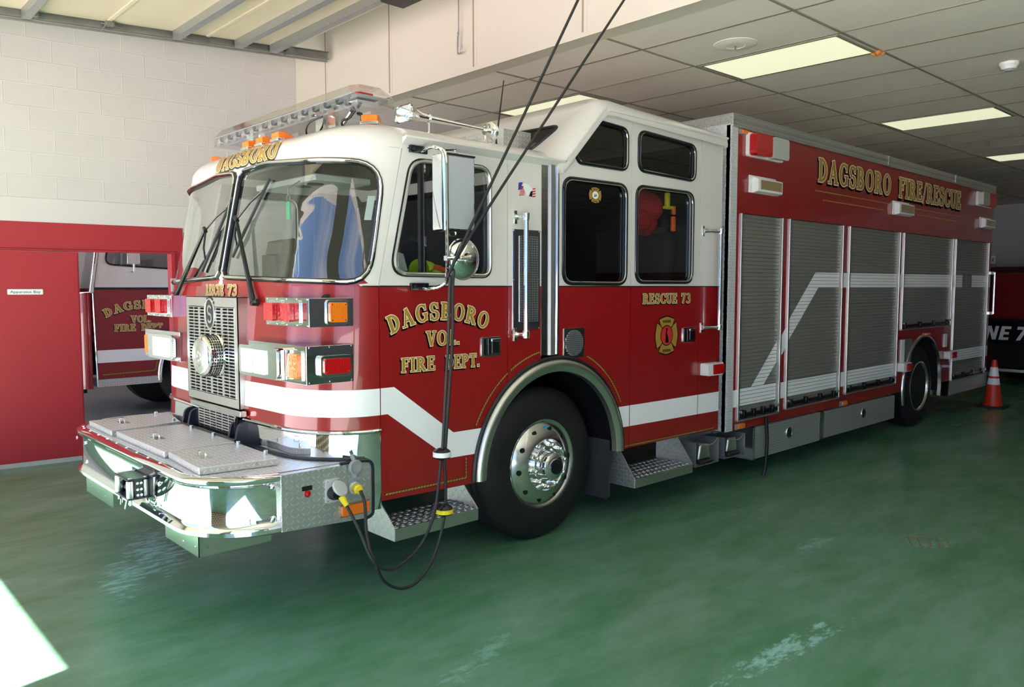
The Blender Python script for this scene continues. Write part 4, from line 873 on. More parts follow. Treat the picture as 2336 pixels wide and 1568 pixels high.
# ---------------------------------------------------------------- bumper
BX, BZ0, BZ1 = 1.43, 0.515, 0.805
def bplan(t_, off=0.0):                                # bumper outline from the near rear corner round to the far one
    r_ = 0.36; s0 = 0.02; k = [(1.79, s0 - off), ]
    if t_ <= 0.3:
        q = t_ / 0.3 * PI / 2; return (BX + r_ - (r_ + off) * math.sin(q), s0 + r_ - (r_ + off) * math.cos(q))
    if t_ >= 0.7: x, y = bplan(1 - t_, off); return (x, W - y)
    return (BX - off, s0 + r_ + (W - 2 * (s0 + r_)) * (t_ - 0.3) / 0.4)
T = lin(0, 0.3, 14) + lin(0.3, 0.7, 8)[1:] + lin(0.7, 1, 14)[1:]
pf = [(-0.010, BZ0 + 0.004), (0.012, BZ0 - 0.004), (0.030, BZ0 + 0.006), (0.030, BZ0 + 0.026), (0.012, BZ0 + 0.038), (0.004, BZ0 + 0.046), (0.0, BZ0 + 0.06), (0.0, BZ1 - 0.055), (0.004, BZ1 - 0.045), (0.018, BZ1 - 0.036), (0.030, BZ1 - 0.022), (0.030, BZ1 - 0.006), (0.012, BZ1 + 0.004), (-0.03, BZ1 + 0.004)]
mb = MB(); mb.grid(lambda t_, q: (*bplan(t_, q[0]), q[1]), T, pf)
BP = mb.build('bumper', 'chrome', TR, smooth=50, label='wide rounded chrome front bumper')
mb = MB()
mb.prism([bplan(t_, -0.03) for t_ in T] + [(2.30, W - 0.02), (2.30, 0.02)], 'z', BZ0 + 0.01, BZ1 + 0.002)
mb.build('bumper_deck', 'diamond', BP, smooth=0, label='tread plate deck behind the chrome')
mb = MB(); mb.prism([(1.785, 0.515), (2.316, 0.487), (2.316, 0.80), (1.785, 0.806)], 'y', W - 0.03, W + 0.012); mb.build('bumper_side_plate', 'diamond', BP, smooth=0, bev=0.003, label='tread plate side of the bumper, far side')
mb = MB(); mb.prism([(1.785, 0.515), (2.316, 0.487), (2.316, 0.80), (1.785, 0.806)], 'y', -0.012, 0.03)
sp_ = mb.build('bumper_side_plate', 'diamond', BP, smooth=0, bev=0.003, label='tread plate side of the bumper')
mb = MB(); mb.tube(bez([(2.12, -0.014, 0.812), (2.26, -0.014, 0.808), (2.314, -0.014, 0.785), (2.32, -0.014, 0.70), (2.32, -0.014, 0.55), (2.312, -0.014, 0.505), (2.27, -0.014, 0.488)], 6), 0.009, 8); mb.tube([plan(s, 0.81) + Vector((-0.012, -0.004 if s < 0.3 else 0, 0.004)) for s in SS[2:-2]], 0.010, 8); mb.build('rubber_edge', 'navy_black', BP)
mb = MB()
for z in (0.585, 0.745): mb.lathe([(0.017, 0), (0.015, 0.008), (0.008, 0.013), (0, 0.014)], (1.755, 0.018, z), (0, -1, 0), 14)
for y, z in ((2.02, 0.72), (2.0, 0.60), (0.66, 0.70), (0.655, 0.585), (2.20, 0.73)): mb.lathe([(0.013, 0), (0.011, 0.006), (0, 0.009)], (BX, y, z), (-1, 0, 0), 12)
for t_ in lin(0.24, 0.76, 12): p = bplan(t_, -0.012); mb.lathe([(0.009, 0), (0.007, 0.005), (0, 0.006)], (p[0], p[1], BZ1 + 0.003), (0, 0, 1), 8)
mb.build('bumper_bolts', 'chrome', BP)
# deck lids with small handles
for poly in ([(1.485, 1.645), (1.49, 2.14), (2.0, 2.10), (1.93, 1.70)], [(1.50, 0.775), (1.50, 1.60), (1.90, 1.58), (1.90, 0.78)], [(1.485, 0.255), (1.515, 0.755), (1.90, 0.74), (1.88, 0.20)]):
    mid = 0.775 < poly[0][1] < 1.0; mb = MB(); z1 = 0.822 if mid else 0.846; mb.prism(poly, 'z', 0.808, z1); ld = mb.build('deck_lid', 'diamond', BP, smooth=0, bev=0.004, label='tread plate locker lid')
    cx = sum(p[0] for p in poly) / 4; cy = sum(p[1] for p in poly) / 4
    hx = cx - 0.10; mb = MB(); mb.tube(bez([(hx, cy - 0.045, z1), (hx, cy - 0.045, z1 + 0.026), (hx, cy + 0.045, z1 + 0.026), (hx, cy + 0.045, z1)], 6), 0.0055, 8); mb.box(hx - 0.02, hx + 0.035, cy - 0.05, cy + 0.05, z1 - 0.002, z1 + 0.003); mb.build('lid_handle', 'steel', ld)
    if not mid:
        mb = MB()
        for i in (-1, 1): mb.lathe([(0.012, 0), (0.012, 0.022), (0.009, 0.026), (0, 0.026)], (cx + 0.17, cy + 0.17 * i, z1), (0, 0, 1), 12)
        mb.build('lid_bumper', 'steel', ld)
# skirt plates under the bumper
mb = MB(); mb.box(1.475, 1.479, 0.26, 0.72, 0.392, 0.53); mb.box(1.475, 1.86, 0.26, 0.264, 0.392, 0.53); mb.build('under_plate', 'steel', BP, smooth=0); mb = MB(); mb.box(1.475, 1.479, 1.62, 2.2, 0.36, 0.53); mb.build('under_plate', 'steel', BP, smooth=0)
mb = MB()
for p, a in (((1.475, 0.30, 0.44), (-1, 0, 0)), ((1.475, 0.66, 0.46), (-1, 0, 0)), ((1.475, 0.46, 0.43), (-1, 0, 0)), ((1.52, 0.26, 0.43), (0, -1, 0)), ((1.68, 0.26, 0.46), (0, -1, 0)), ((1.83, 0.26, 0.49), (0, -1, 0)), ((1.475, 2.1, 0.41), (-1, 0, 0)), ((1.475, 1.8, 0.40), (-1, 0, 0))): mb.lathe([(0.007, 0), (0.005, 0.004), (0, 0.005)], p, a, 8)
mb.build('plate_rivets', 'chrome', BP)
# winch fairlead
mb = MB(); mb.box(1.29, 1.435, 0.775, 1.075, 0.728, 0.742); mb.box(1.29, 1.435, 0.775, 1.075, 0.592, 0.606); mb.box(1.425, 1.436, 0.70, 1.14, 0.575, 0.755); mb.box(1.335, 1.385, 0.772, 0.784, 0.592, 0.742); mb.box(1.335, 1.385, 1.066, 1.078, 0.592, 0.742)
fr_ = mb.build('winch_fairlead', 'navy_black', TR, bev=0.004, label='roller fairlead with steel rollers on the bumper')
for x, y in ((1.312, 1.05), (1.312, 0.80), (1.41, 1.05), (1.41, 0.80)):
    mb = MB(); mb.lathe([(0.0, 0), (0.014, 0.0), (0.014, 0.012), (0.024, 0.014), (0.026, 0.02), (0.026, 0.13), (0.024, 0.136), (0.014, 0.138), (0.014, 0.156), (0, 0.158)], (x, y, 0.590), (0, 0, 1), 18); mb.build('roller', 'brushed', fr_)
for z in (0.635, 0.70):
    mb = MB(); mb.lathe([(0.0, 0), (0.022, 0.0), (0.022, 0.24), (0, 0.24)], (1.36, 0.805, z), (0, 1, 0), 14); mb.build('cross_roller', 'grey_metal', fr_)
mb = MB()
for x in (1.348, 1.372):
    for z in (0.625, 0.665, 0.71): mb.lathe([(0.010, 0), (0.010, 0.008), (0, 0.009)], (x, 0.772, z), (0, -1, 0), 6)
for y in (0.80, 1.05): mb.tube([(1.312, y, 0.595), (1.312, y, 0.55)], 0.010, 8)
mb.tube([(1.33, 1.05, 0.60), (1.325, 1.06, 0.505)], 0.008, 6); mb.tube([(1.33, 0.90, 0.60), (1.32, 0.935, 0.50)], 0.012, 6); mb.tube(bez([(1.41, 0.79, 0.61), (1.40, 0.755, 0.60), (1.40, 0.735, 0.575), (1.41, 0.76, 0.565)]), 0.010, 6); mb.build('fairlead_bolts', 'steel', fr_)
for o in [fr_] + list(fr_.children):                  # fitted to its real size against the bumper face
    off = wpos(o)
    for v in o.data.vertices: q = Vector(v.co) + off; q = Vector((1.436 + (q.x - 1.436) * 0.80, 0.922 + (q.y - 0.925) * 0.76, 0.655 + (q.z - 0.667) * 0.76)); v.co = q - off
# tow loops behind the deck
for y in (0.80, 1.52):
    mb = MB(); mb.prism(roundpoly([(1.90, 0.80), (2.02, 0.80), (2.02, 0.955), (1.93, 0.945)], [0, 0, 0.02, 0.05], 5), 'y', y - 0.012, y + 0.012); mb.prism(roundpoly([(1.90, 0.80), (2.02, 0.80), (2.02, 0.955), (1.93, 0.945)], [0, 0, 0.02, 0.05], 5), 'y', y + 0.085, y + 0.108); mb.box(2.005, 2.02, y, y + 0.1, 0.80, 0.95); mb.build('tow_loop', 'navy_black', TR, bev=0.003)
mb = MB(); mb.tube([(1.915, 0.80, 0.832), (1.915, 1.62, 0.832)], 0.022, 12); mb.build('tow_bar', 'navy_black', TR)
# sockets, switch and marker on the side plate
ym = -0.0125
mb = MB(); mb.prism(rrect(2.03, 2.112, 0.618, 0.742, 0.008, 3), 'y', ym - 0.008, ym); so = mb.build('power_socket', 'pale_plastic', sp_, bev=0.002, label='grey shore power socket with raised cap')
mb = MB(); mb.lathe([(0.036, 0), (0.036, 0.02), (0.030, 0.035), (0.028, 0.05), (0, 0.05)], (2.072, ym - 0.006, 0.668), (0, -1, 0), 24); mb.build('socket_collar', 'black', so)
mb = MB(); mb.lathe([(0.045, 0), (0.047, 0.006), (0.042, 0.013), (0, 0.015)], (2.085, -0.062, 0.695), (0.25, -0.75, 0.62), 26); mb.build('socket_cap', 'pale_plastic', so)
mb = MB()
for x in (2.04, 2.102):
    for z in (0.628, 0.732): mb.lathe([(0.004, 0), (0.003, 0.003), (0, 0.003)], (x, ym - 0.008, z), (0, -1, 0), 8)
mb.build('screws', 'chrome', so)
mb = MB(); mb.prism(rrect(2.165, 2.236, 0.615, 0.73, 0.006, 3), 'y', ym - 0.007, ym); s2 = mb.build('power_socket', 'grey_plastic', sp_, bev=0.002, label='dark grey shore power socket with lifted round cover')
mb = MB(); mb.lathe([(0.034, 0), (0.034, 0.012), (0.028, 0.014), (0, 0.014)], (2.20, ym - 0.006, 0.672), (0, -1, 0), 24); mb.build('socket_collar', 'pale_plastic', s2)
mb = MB(); mb.lathe([(0.040, 0), (0.040, 0.014), (0.034, 0.018), (0.033, 0.008), (0, 0.008)], (2.202, ym - 0.012, 0.785), (0, -1, 0), 26); mb.tube([(2.202, ym - 0.008, 0.73), (2.202, ym - 0.010, 0.76)], 0.016, 8); mb.tube([(2.20, ym - 0.008, 0.82), (2.19, ym, 0.85)], 0.012, 8); mb.build('socket_cover', 'grey_plastic', s2)
mb = MB(); mb.prism(rrect(1.898, 1.955, 0.705, 0.728, 0.004, 3), 'y', ym - 0.004, ym); mb.build('indicator_plate', 'black', sp_, bev=0.001)
mb = MB(); mb.lathe([(0.017, 0), (0.017, 0.010), (0.010, 0.012), (0.008, 0.022), (0, 0.023)], (1.926, ym, 0.688), (0, -1, 0), 16); mb.build('red_button', 'lens_red', sp_)
mb = MB(); mb.prism(rrect(2.122, 2.288, 0.530, 0.585, 0.006, 3), 'y', ym - 0.018, ym); mk = mb.build('marker_lamp', 'lens_orange', sp_, bev=0.004, label='amber side marker lamp'); mb = MB(); mb.box(2.116, 2.294, ym - 0.006, ym + 0.001, 0.583, 0.592); mb.box(2.116, 2.294, ym - 0.006, ym + 0.001, 0.523, 0.531); mb.build('lamp_base', 'rust', mk, smooth=0)

# ---------------------------------------------------------------- wheels
def wheel(cx, yf, cz, rt, inward, name, label, dish):
    s = 1 if inward else -1; A = (0, -s, 0); wd = 0.29
    mb = MB(); prof_t = [(0.305, 0.0), (0.315, 0.018), (0.36, 0.022), (0.42, 0.016), (rt - 0.055, 0.004), (rt - 0.02, -0.012), (rt - 0.006, -0.03)]
    for g in range(4): z0 = -0.045 - g * 0.058; prof_t += [(rt, z0 + 0.008), (rt, z0 - 0.026), (rt - 0.012, z0 - 0.029), (rt - 0.012, z0 - 0.038)]
    prof_t += [(rt - 0.004, -0.262), (rt - 0.03, -0.285), (0.40, -wd), (0.31, -wd + 0.015), (0.29, -0.2)]
    mb.lathe(prof_t, (cx, yf, cz), A, 64); t_ = mb.build(name, 'tyre', TR, smooth=35, label=label)
    mb = MB()
    if dish: pr = [(0.300, -0.02), (0.313, 0.005), (0.310, 0.022), (0.298, 0.026), (0.282, 0.012), (0.268, -0.04), (0.258, -0.10), (0.24, -0.115), (0.12, -0.125), (0.10, -0.10), (0.07, -0.06), (0.0, -0.055)]
    else: pr = [(0.300, -0.02), (0.312, 0.0), (0.308, 0.010), (0.296, 0.008), (0.285, 0.0), (0.270, 0.012), (0.240, 0.028), (0.200, 0.046), (0.178, 0.050), (0.170, 0.042), (0.10, 0.042)]
    mb.lathe(pr, (cx, yf, cz), A, 64); rim = mb.build('rim', 'steel', t_, smooth=50)
    hy = 0.042 if not dish else -0.12
    if not dish:
        mb = MB(); mb.lathe([(0.115, 0.0), (0.115, 0.004), (0.102, 0.008), (0.098, 0.05), (0.092, 0.075), (0.080, 0.085), (0.055, 0.09), (0.054, 0.10), (0.0, 0.10)], (cx, yf - s * hy, cz), A, 40); mb.build('hub', 'chrome', t_)
        mb = MB(); mb.lathe([(0.052, 0), (0.050, 0.010), (0.03, 0.012), (0.012, 0.013), (0.01, 0.017), (0, 0.017)], (cx, yf - s * (hy + 0.098), cz), A, 28); mb.build('hub_cap', 'black_gloss', t_)
        mb = MB(); mb.box(cx - 0.0, cx + 0.028, yf - 0.026, yf - 0.021, cz + 0.236, cz + 0.262); mb.build('rim_sticker', 'sticker_blue', rim, smooth=0)
    for k in range(10):
        a = 2 * PI * (k + 0.25) / 10; c = (cx + math.cos(a) * 0.143, yf - s * hy, cz + math.sin(a) * 0.143)
        mb = MB(); mb.lathe([(0.020, 0), (0.020, 0.012), (0.0165, 0.016), (0.0165, 0.038), (0.014, 0.05), (0.008, 0.056), (0, 0.057)], c, A, 12); mb.build('lug_nut', 'chrome', rim)
    if not dish:
        for k in range(10):
            a = 2 * PI * k / 10 + 0.1; r_ = 0.243; mb = MB(); nrm = Vector((math.cos(a) * 0.4, -s * 0.92, math.sin(a) * 0.4)).normalized()
            c = Vector((cx + math.cos(a) * r_, yf - s * 0.0265, cz + math.sin(a) * r_)); mb.lathe([(0.0185, 0.0), (0.0185, 0.002), (0.0, 0.0022)], c + nrm * 0.0012, nrm, 14); mb.build('hand_hole', 'void', rim)
    return t_
wheel(3.79, 0.15, 0.528, 0.528, True, 'front_wheel', 'front wheel with polished ten-hole rim', False)
wheel(10.36, 0.05, 0.505, 0.505, True, 'rear_wheel', 'rear wheel with deep polished rim', True)
wheel(3.79, W - 0.15, 0.528, 0.528, False, 'front_wheel', 'front wheel on the far side', False)
wheel(10.36, W - 0.05, 0.505, 0.505, False, 'rear_wheel', 'rear wheel on the far side', True)
# wheel arches: bright rings, black liners, mud flap
def fender(cx, cz, r_, z0, z1, name, ring_r, y=0.0, lab=None):
    a0 = math.degrees(math.asin((z0 - cz) / r_)); a1 = 180 - math.degrees(math.asin((z1 - cz) / r_)); n = 40
    pr = [(r_ + 0.008, 0.0), (r_ + 0.006, -0.012), (r_ - 0.004, -0.030), (r_ - 0.022, -0.040), (r_ - 0.042, -0.036), (r_ - ring_r, -0.020), (r_ - ring_r - 0.004, 0.02)]
    mb = MB(); mb.grid(lambda a, q: (cx + q[0] * math.cos(R(a)), y + q[1], cz + q[0] * math.sin(R(a))), lin(a0, a1, n), pr); o = mb.build(name, 'brushed', TR, smooth=50, label=lab)
    mb = MB(); mb.tube([(cx + (r_ + 0.014) * math.cos(R(a)), y - 0.004, cz + (r_ + 0.014) * math.sin(R(a))) for a in lin(a0, a1, n)], 0.016, 6); mb.build('fender_welt', 'black', o)
    return o
fender(FCX, FCZ, 0.70, 0.55, 0.555, 'front_fender', 0.075, lab='polished steel ring round the front wheel arch')
mb = MB(); mb.grid(lambda a, y: (FCX + 0.655 * math.cos(R(a)), y, FCZ + 0.655 * math.sin(R(a))), lin(-1, 181, 30), [0.0, 0.75]); mb.add([(FCX + 0.655 * math.cos(R(a)), 0.75, FCZ + 0.655 * math.sin(R(a))) for a in lin(-1, 181, 30)], [list(range(31))]); mb.build('wheel_well', 'black', TR, smooth=50)
mb = MB(); mb.grid(lambda u, z: (4.395 - 0.03 * (0.55 - z), 0.06 + u, z), lin(0, 0.50, 5), lin(0.185, 0.62, 5)); mb.grid(lambda u, z: (4.405 - 0.03 * (0.55 - z), 0.06 + u, z), lin(0, 0.50, 5), lin(0.185, 0.62, 5)); mb.box(4.392, 4.408, 0.055, 0.06, 0.2, 0.6); mb.build('mud_flap', 'flap', TR, smooth=0)
mb = MB(); mb.grid(lambda a, y: (FCX + 0.655 * math.cos(R(a)), W - y, FCZ + 0.655 * math.sin(R(a))), lin(-1, 181, 30), [0.0, 0.75]); mb.build('wheel_well', 'black', TR, smooth=50)
# chassis and axles
mb = MB()
for y in (0.80, 1.55): mb.box(2.1, 12.6, y, y + 0.08, 0.62, 0.80)
mb.box(2.3, 5.8, 0.78, 1.65, 0.5, 0.93)
for x in (3.79, 10.36): mb.tube([(x, 0.4, 0.52), (x, W - 0.4, 0.52)], 0.09, 10)
mb.lathe([(0.0, -0.2), (0.2, -0.14), (0.22, 0), (0.2, 0.14), (0, 0.2)], (10.36, C, 0.52), (1, 0, 0), 18); mb.build('chassis', 'void', TR, smooth=0)
# steps
def step(x0, x1, ztop, zbot, y0, y1, lab):
    mb = MB(); mb.box(x0, x1, y0, y1, zbot + 0.05, zbot + 0.065); st_ = mb.build('cab_step', 'diamond', TR, smooth=0, label=lab)
    mb = MB(); mb.box(x0, x1, y0 - 0.004, y0 + 0.004, zbot, zbot + 0.068); mb.build('step_lip', 'brushed', st_, smooth=0)
    for x in (x0, x1):
        mb = MB(); mb.prism([(y0, zbot), (y0, zbot + 0.07), (y0 + 0.16, ztop), (y1, ztop), (y1, zbot)], 'x', x - 0.003, x + 0.003); mb.build('step_side', 'diamond', st_, smooth=0)
    mb = MB(); n = int((x1 - x0) / 0.05)
    for i in range(n):
        for j in range(5):
            x = x0 + (x1 - x0) * (i + 0.5) / n; y = y0 + (y1 - y0) * (j + 0.5) / 5.2; mb.lathe([(0.020, 0), (0.017, 0.007), (0.011, 0.008), (0.008, 0.004), (0, 0.004)], (x, y, zbot + 0.065), (0, 0, 1), 10)
    mb.box(x0 + 0.005, x1 - 0.005, y0 + 0.006, y1 - 0.005, zbot + 0.0651, zbot + 0.067); mb.build('step_tread', 'grey_metal', st_)
step(2.43, 3.035, 0.555, 0.335, -0.055, 0.24, 'tread plate step under the front door'); step(4.56, 5.30, 0.548, 0.255, -0.055, 0.30, 'tread plate step under the crew door')
# wheel chock holders under the cab
for x0, x1, zb_, zt in ((5.40, 5.74, 0.27, 0.475), (5.83, 6.16, 0.275, 0.46)):
    mb = MB(); mb.box(x0, x1, -0.02, 0.28, zb_, zb_ + 0.006); mb.box(x0, x0 + 0.006, -0.02, 0.28, zb_, zt); mb.box(x1 - 0.006, x1, -0.02, 0.28, zb_, zt); mb.box(x0, x1, 0.274, 0.28, zb_, zt); ch = mb.build('chock_holder', 'grey_metal', TR, smooth=0, bev=0.001, label='open metal box holding a wheel chock')
    mb = MB(); mb.prism([(x0 + 0.10, zb_ + 0.035), (x1 - 0.06, zb_ + 0.035), (x1 - 0.08, zb_ + 0.16), (x0 + 0.13, zb_ + 0.16)], 'y', 0.02, 0.25); mb.build('wheel_chock', 'brushed', ch, bev=0.015)
    mb = MB(); mb.box(x0 + 0.09, x1 - 0.06, -0.012, 0.06, zb_ + 0.008, zb_ + 0.035); mb.build('chock_pad', 'rubber', ch, bev=0.01)
    mb = MB(); mb.tube([(x0 + 0.05, -0.015, zt - 0.02), (x0 + 0.16, -0.03, zt - 0.04), (x1 - 0.1, -0.03, zt - 0.035), (x1 - 0.02, -0.015, zt - 0.005)], 0.006, 6); mb.tube([(x0 - 0.02, 0.08, zt + 0.03), (x1 + 0.02, 0.08, zt + 0.03)], 0.006, 6); mb.build('chock_wire', 'grey_metal', ch)
# ---------------------------------------------------------------- rescue body
DOORS = [(6.04, 6.775, 0.585), (6.885, 8.03, 0.60), (8.165, 9.515, 0.625), (9.615, 11.275, 1.245), (11.37, 12.755, 0.50)]
ZT = 2.37; B0, B1 = 5.965, 12.88
mb = MB(); RX, RZ_, RR = 10.36, 0.505, 0.62
arcB = [(RX - RR * math.cos(R(a)), RZ_ + RR * math.sin(R(a))) for a in lin(0, 180, 24)]
outer = [(B0, 0.495), (RX - RR, 0.495)] + arcB + [(RX + RR, 0.50), (11.30, 0.50), (11.30, 0.495), (B1, 0.495), (B1, 3.085), (B0, 3.085)]
mb.prism(outer, 'y', 0.0, 0.03, holes=[[(a, z), (b, z), (b, ZT), (a, ZT)] for a, b, z in DOORS])
mb.box(B0, B1, 0.06, W - 0.02, 1.22, 3.10); mb.box(B0, 9.60, 0.06, W - 0.02, 0.5, 1.22); mb.box(11.12, B1, 0.06, W - 0.02, 0.52, 1.22)
mb.box(B0, B1, -0.012, 0.0, 2.372, 2.392)
BD = mb.build('rescue_body', 'red', TR, smooth=0, label='red rescue body with grey roller doors')
ZST = [[(7.466, 1.882), (13, 1.905), (13, 1.735), (7.54, 1.735)], [(6.29, 0.846), (6.505, 0.848), (7.54, 1.735), (7.466, 1.882)]]
ZST += [[(5.0, 0.848), (9.56, 0.855), (9.56, 0.70), (5.0, 0.70)], [(11.06, 0.893), (13, 0.889), (13, 0.735), (11.06, 0.752)]]
pil = [(B0, 6.04)] + [(DOORS[i][1], DOORS[i + 1][0]) for i in range(4)] + [(12.755, B1)]
for a, b in pil:
    for p in ZST:
        q = clip(p, a, b, 0.5, 2.3)
        if q: mb = MB(); mb.add([(u, -0.0012, v) for u, v in q], [list(range(len(q)))]); mb.build('stripe', 'stripe_white', BD, smooth=0)
SP = 0.0335
for a, b, z0 in DOORS:
    n = int(round((ZT - z0) / SP)); sp = (ZT - z0) / n; pr = []
    for i in range(n): z = z0 + sp * i; pr += [(0.020, z + 0.0005), (0.014, z + 0.004), (0.014, z + sp - 0.004), (0.020, z + sp - 0.0005)]
    mb = MB(); mb.grid(lambda x, q: (x, q[0], q[1]), [a + 0.02, b - 0.02], pr); dr = mb.build('roller_door', 'slat', BD, smooth=0, label='grey slatted roller door')
    for x in (a, b - 0.026): mb = MB(); mb.box(x, x + 0.026, -0.016, 0.03, z0 - 0.005, ZT); mb.build('door_rail', 'brushed', dr, smooth=0, bev=0.004)
    mb = MB()
    for p in ZST:
        for i in range(n):
            q = clip(p, a + 0.034, b - 0.034, z0 + sp * i + 0.0018, z0 + sp * (i + 1) - 0.0018)
            if q:
                if b > 12.7 and z0 + sp * i > 1.6:
                    for lo, hi in ((a, 11.735), (12.115, b)):
                        r_ = clip(q, lo, hi, 0, 3)
                        if r_: mb.add([(u, 0.0128, v) for u, v in r_], [list(range(len(r_)))])
                else: mb.add([(u, 0.0128, v) for u, v in q], [list(range(len(q)))])
    if mb.V: mb.build('stripe', 'stripe_white', dr, smooth=0)
    mb = MB(); mb.box(a + 0.04, b - 0.04, -0.012, 0.016, z0 + 0.012, z0 + 0.05)
    for x in lin(a + 0.12, b - 0.12, 3): mb.box(x - 0.02, x + 0.02, -0.018, 0.016, z0 + 0.004, z0 + 0.075)
    mb.build('lift_bar', 'black_gloss', dr, bev=0.004)
    mb = MB(); mb.box(a + 0.005, b - 0.005, -0.02, 0.02, z0 - 0.016, z0 - 0.002)
    for x in (a + 0.045, b - 0.045): mb.lathe([(0.012, 0), (0.012, 0.012), (0, 0.012)], (x, -0.018, z0 + 0.065), (0, -1, 0), 10)
    mb.build('door_sill', 'grey_metal', dr, smooth=0)
dl = [o for o in COL.objects if o.name.startswith('roller_door')][-1]
mb = MB(); letters(mb, 'R-73', lambda u, v, l, c: (11.76 + u, 0.0118 - 0.0006 * l, 1.72 + v), 0.20, width=0.32, track=0.06, layers=((0, 'g'),)); mb.build('lettering', ['letter_black', 'cream', 'dark_red'], dl, smooth=0)
mb = MB(); letters(mb, 'DAGSBORO', flat_y(7.445, 2.765), 0.225, width=1.745, track=0.10); mb.build('lettering', LM, BD, smooth=0, label='gold DAGSBORO along the body'); mb = MB(); letters(mb, 'FIRE/RESCUE', flat_y(9.43, 2.765), 0.225, width=2.08, track=0.06, shadow=(-0.12, -0.14)); mb.build('lettering', LM, BD, smooth=0, label='gold FIRE/RESCUE along the body')
mb = MB()
for x0, x1, z in ((7.40, 9.17, 2.672), (7.56, 9.05, 2.592), (9.83, 11.5, 2.67), (9.99, 11.34, 2.60)):
    mb = MB(); mb.box(x0, x1, -0.0016, -0.0008, z - 0.005, z + 0.005); xx = x0 if x0 < 9 else x1; mb.lathe([(0.011, 0), (0, 0.001)], (xx, -0.0012, z), (0, -1, 0), 10); mb.build('gold_line', 'gold', BD, smooth=0)
# tread plate roof rail and corner posts
mb = MB(); mb.box(5.865, B1 + 0.02, -0.022, 0.10, 3.075, 3.185); mb.box(5.865, B1 + 0.02, W - 0.10, W + 0.022, 3.075, 3.185); mb.box(5.865, 6.02, 0.1, W - 0.1, 3.10, 3.183); mb.box(6.02, B1, 0.10, W - 0.10, 3.12, 3.15)
rl = mb.build('roof_rail', 'diamond_dark', BD, smooth=0, bev=0.004, label='tread plate rail along the body roof')
mb = MB(); mb.box(5.865, B1 + 0.02, -0.026, -0.02, 3.128, 3.134)
for x in (9.05, 11.2): mb.box(x, x + 0.03, -0.03, -0.02, 3.09, 3.185)
mb.build('rail_seam', 'grey_metal', rl, smooth=0)
mb = MB(); mb.box(5.862, 5.966, -0.010, 0.04, 0.50, 3.09); mb.box(5.862, 5.875, 0.0, W, 0.50, 3.10); mb.box(5.862, 5.966, W - 0.04, W + 0.01, 0.5, 3.09); mb.build('corner_post', 'diamond_bright', BD, smooth=0, bev=0.003, label='tread plate corner post behind the cab')
# lamps on the body
def scene_light(x0, x1, z0, z1):
    mb = MB(); mb.box(x0, x1 - 0.03, -0.012, 0.0, z0, z1); o = mb.build('scene_light', 'decal_white', BD, bev=0.004, label='white framed flood lamp')
    mb = MB(); mb.prism([(0, 0), (-0.055, 0.012), (-0.055, z1 - z0 - 0.03), (0, z1 - z0 - 0.012)], 'x', x0 + 0.05, x1 - 0.01, f=lambda p, c: (c, -0.012 + p[0], z0 + p[1])); mb.build('lamp_housing', 'decal_white', o, bev=0.003)
    mb = MB(); mb.box(x0 + 0.09, x1 - 0.03, -0.072, -0.066, z0 + 0.03, z1 - 0.04); mb.build('lens', 'lens_dark', o, bev=0.002)
scene_light(6.155, 6.64, 2.553, 2.703); scene_light(9.247, 9.745, 2.557, 2.714); scene_light(12.285, 12.80, 2.565, 2.715)
def pair_lamp(x0, zc, flip):
    mb = MB(); mb.prism(rrect(x0, x0 + 0.60, zc - 0.10, zc + 0.10, 0.03), 'y', -0.03, 0.0); o = mb.build('warning_light', 'decal_white', BD, bev=0.01, label='twin warning lamp, red beside clear')
    for k in (0, 1):
        mb = MB(); a = x0 + 0.015 + 0.295 * k; mb.prism(rrect(a, a + 0.275, zc - 0.092, zc + 0.092, 0.035), 'y', -0.095, -0.03); mb.build('red_lens' if (k == 0) != flip else 'clear_lens', 'lens_red' if (k == 0) != flip else 'lens_grey', o, bev=0.02, segs=3)
pair_lamp(6.10, 2.955, False); pair_lamp(12.10, 2.955, True)
def small_marker(x0, x1, z0, z1, m='lens_orange', d=0.02, parent=None, y=0.0):
    mb = MB(); mb.box(x0, x1, y - 0.006, y, z0, z1); o = mb.build('marker_lamp', 'grey_plastic', parent or BD, smooth=0)
    mb = MB(); mb.box(x0 + 0.25 * (x1 - x0), x1 - 0.004, y - d, y - 0.004, z0 + 0.006, z1 - 0.006); mb.build('lens', m, o, bev=0.004)
small_marker(5.985, 6.135, 3.03, 3.072); small_marker(6.02, 6.165, 0.50, 0.55); small_marker(8.06, 8.22, 0.49, 0.545); small_marker(10.33, 10.55, 1.135, 1.17)
def side_lamp(x0, x1, z0, z1, parent):
    mb = MB(); mb.prism(rrect(x0, x1, z0, z1, 0.012), 'y', -0.075, 0.0); o = mb.build('side_lamp', 'decal_white', parent, bev=0.008, label='white cased red side lamp')
    mb = MB(); mb.prism(rrect(x0 + 0.07, x1 + 0.004, z0 + 0.01, z1 - 0.01, 0.008), 'y', -0.084, -0.02); mb.build('lens', 'lens_red', o, bev=0.008)
side_lamp(5.475, 5.70, 1.018, 1.118, rear); side_lamp(9.57, 9.80, 0.745, 0.85, BD); side_lamp(11.10, 11.33, 0.80, 0.90, BD)
for x, z0, z1 in ((9.63, 0.85, 1.12), (11.06, 0.96, 1.13)):
    mb = MB(); mb.box(x, x + 0.10, -0.014, 0.0, z0, z1); mb.build('reflector_strip', 'decal_white', BD, smooth=0)
mb = MB(); mb.prism(roundpoly([(9.73, 0.84), (9.95, 0.84), (10.0, 1.05), (9.98, 1.12), (9.73, 1.12)], 0.02, 3), 'y', -0.006, 0.0); mb.build('filler_door', 'grey_metal', BD, bev=0.001)
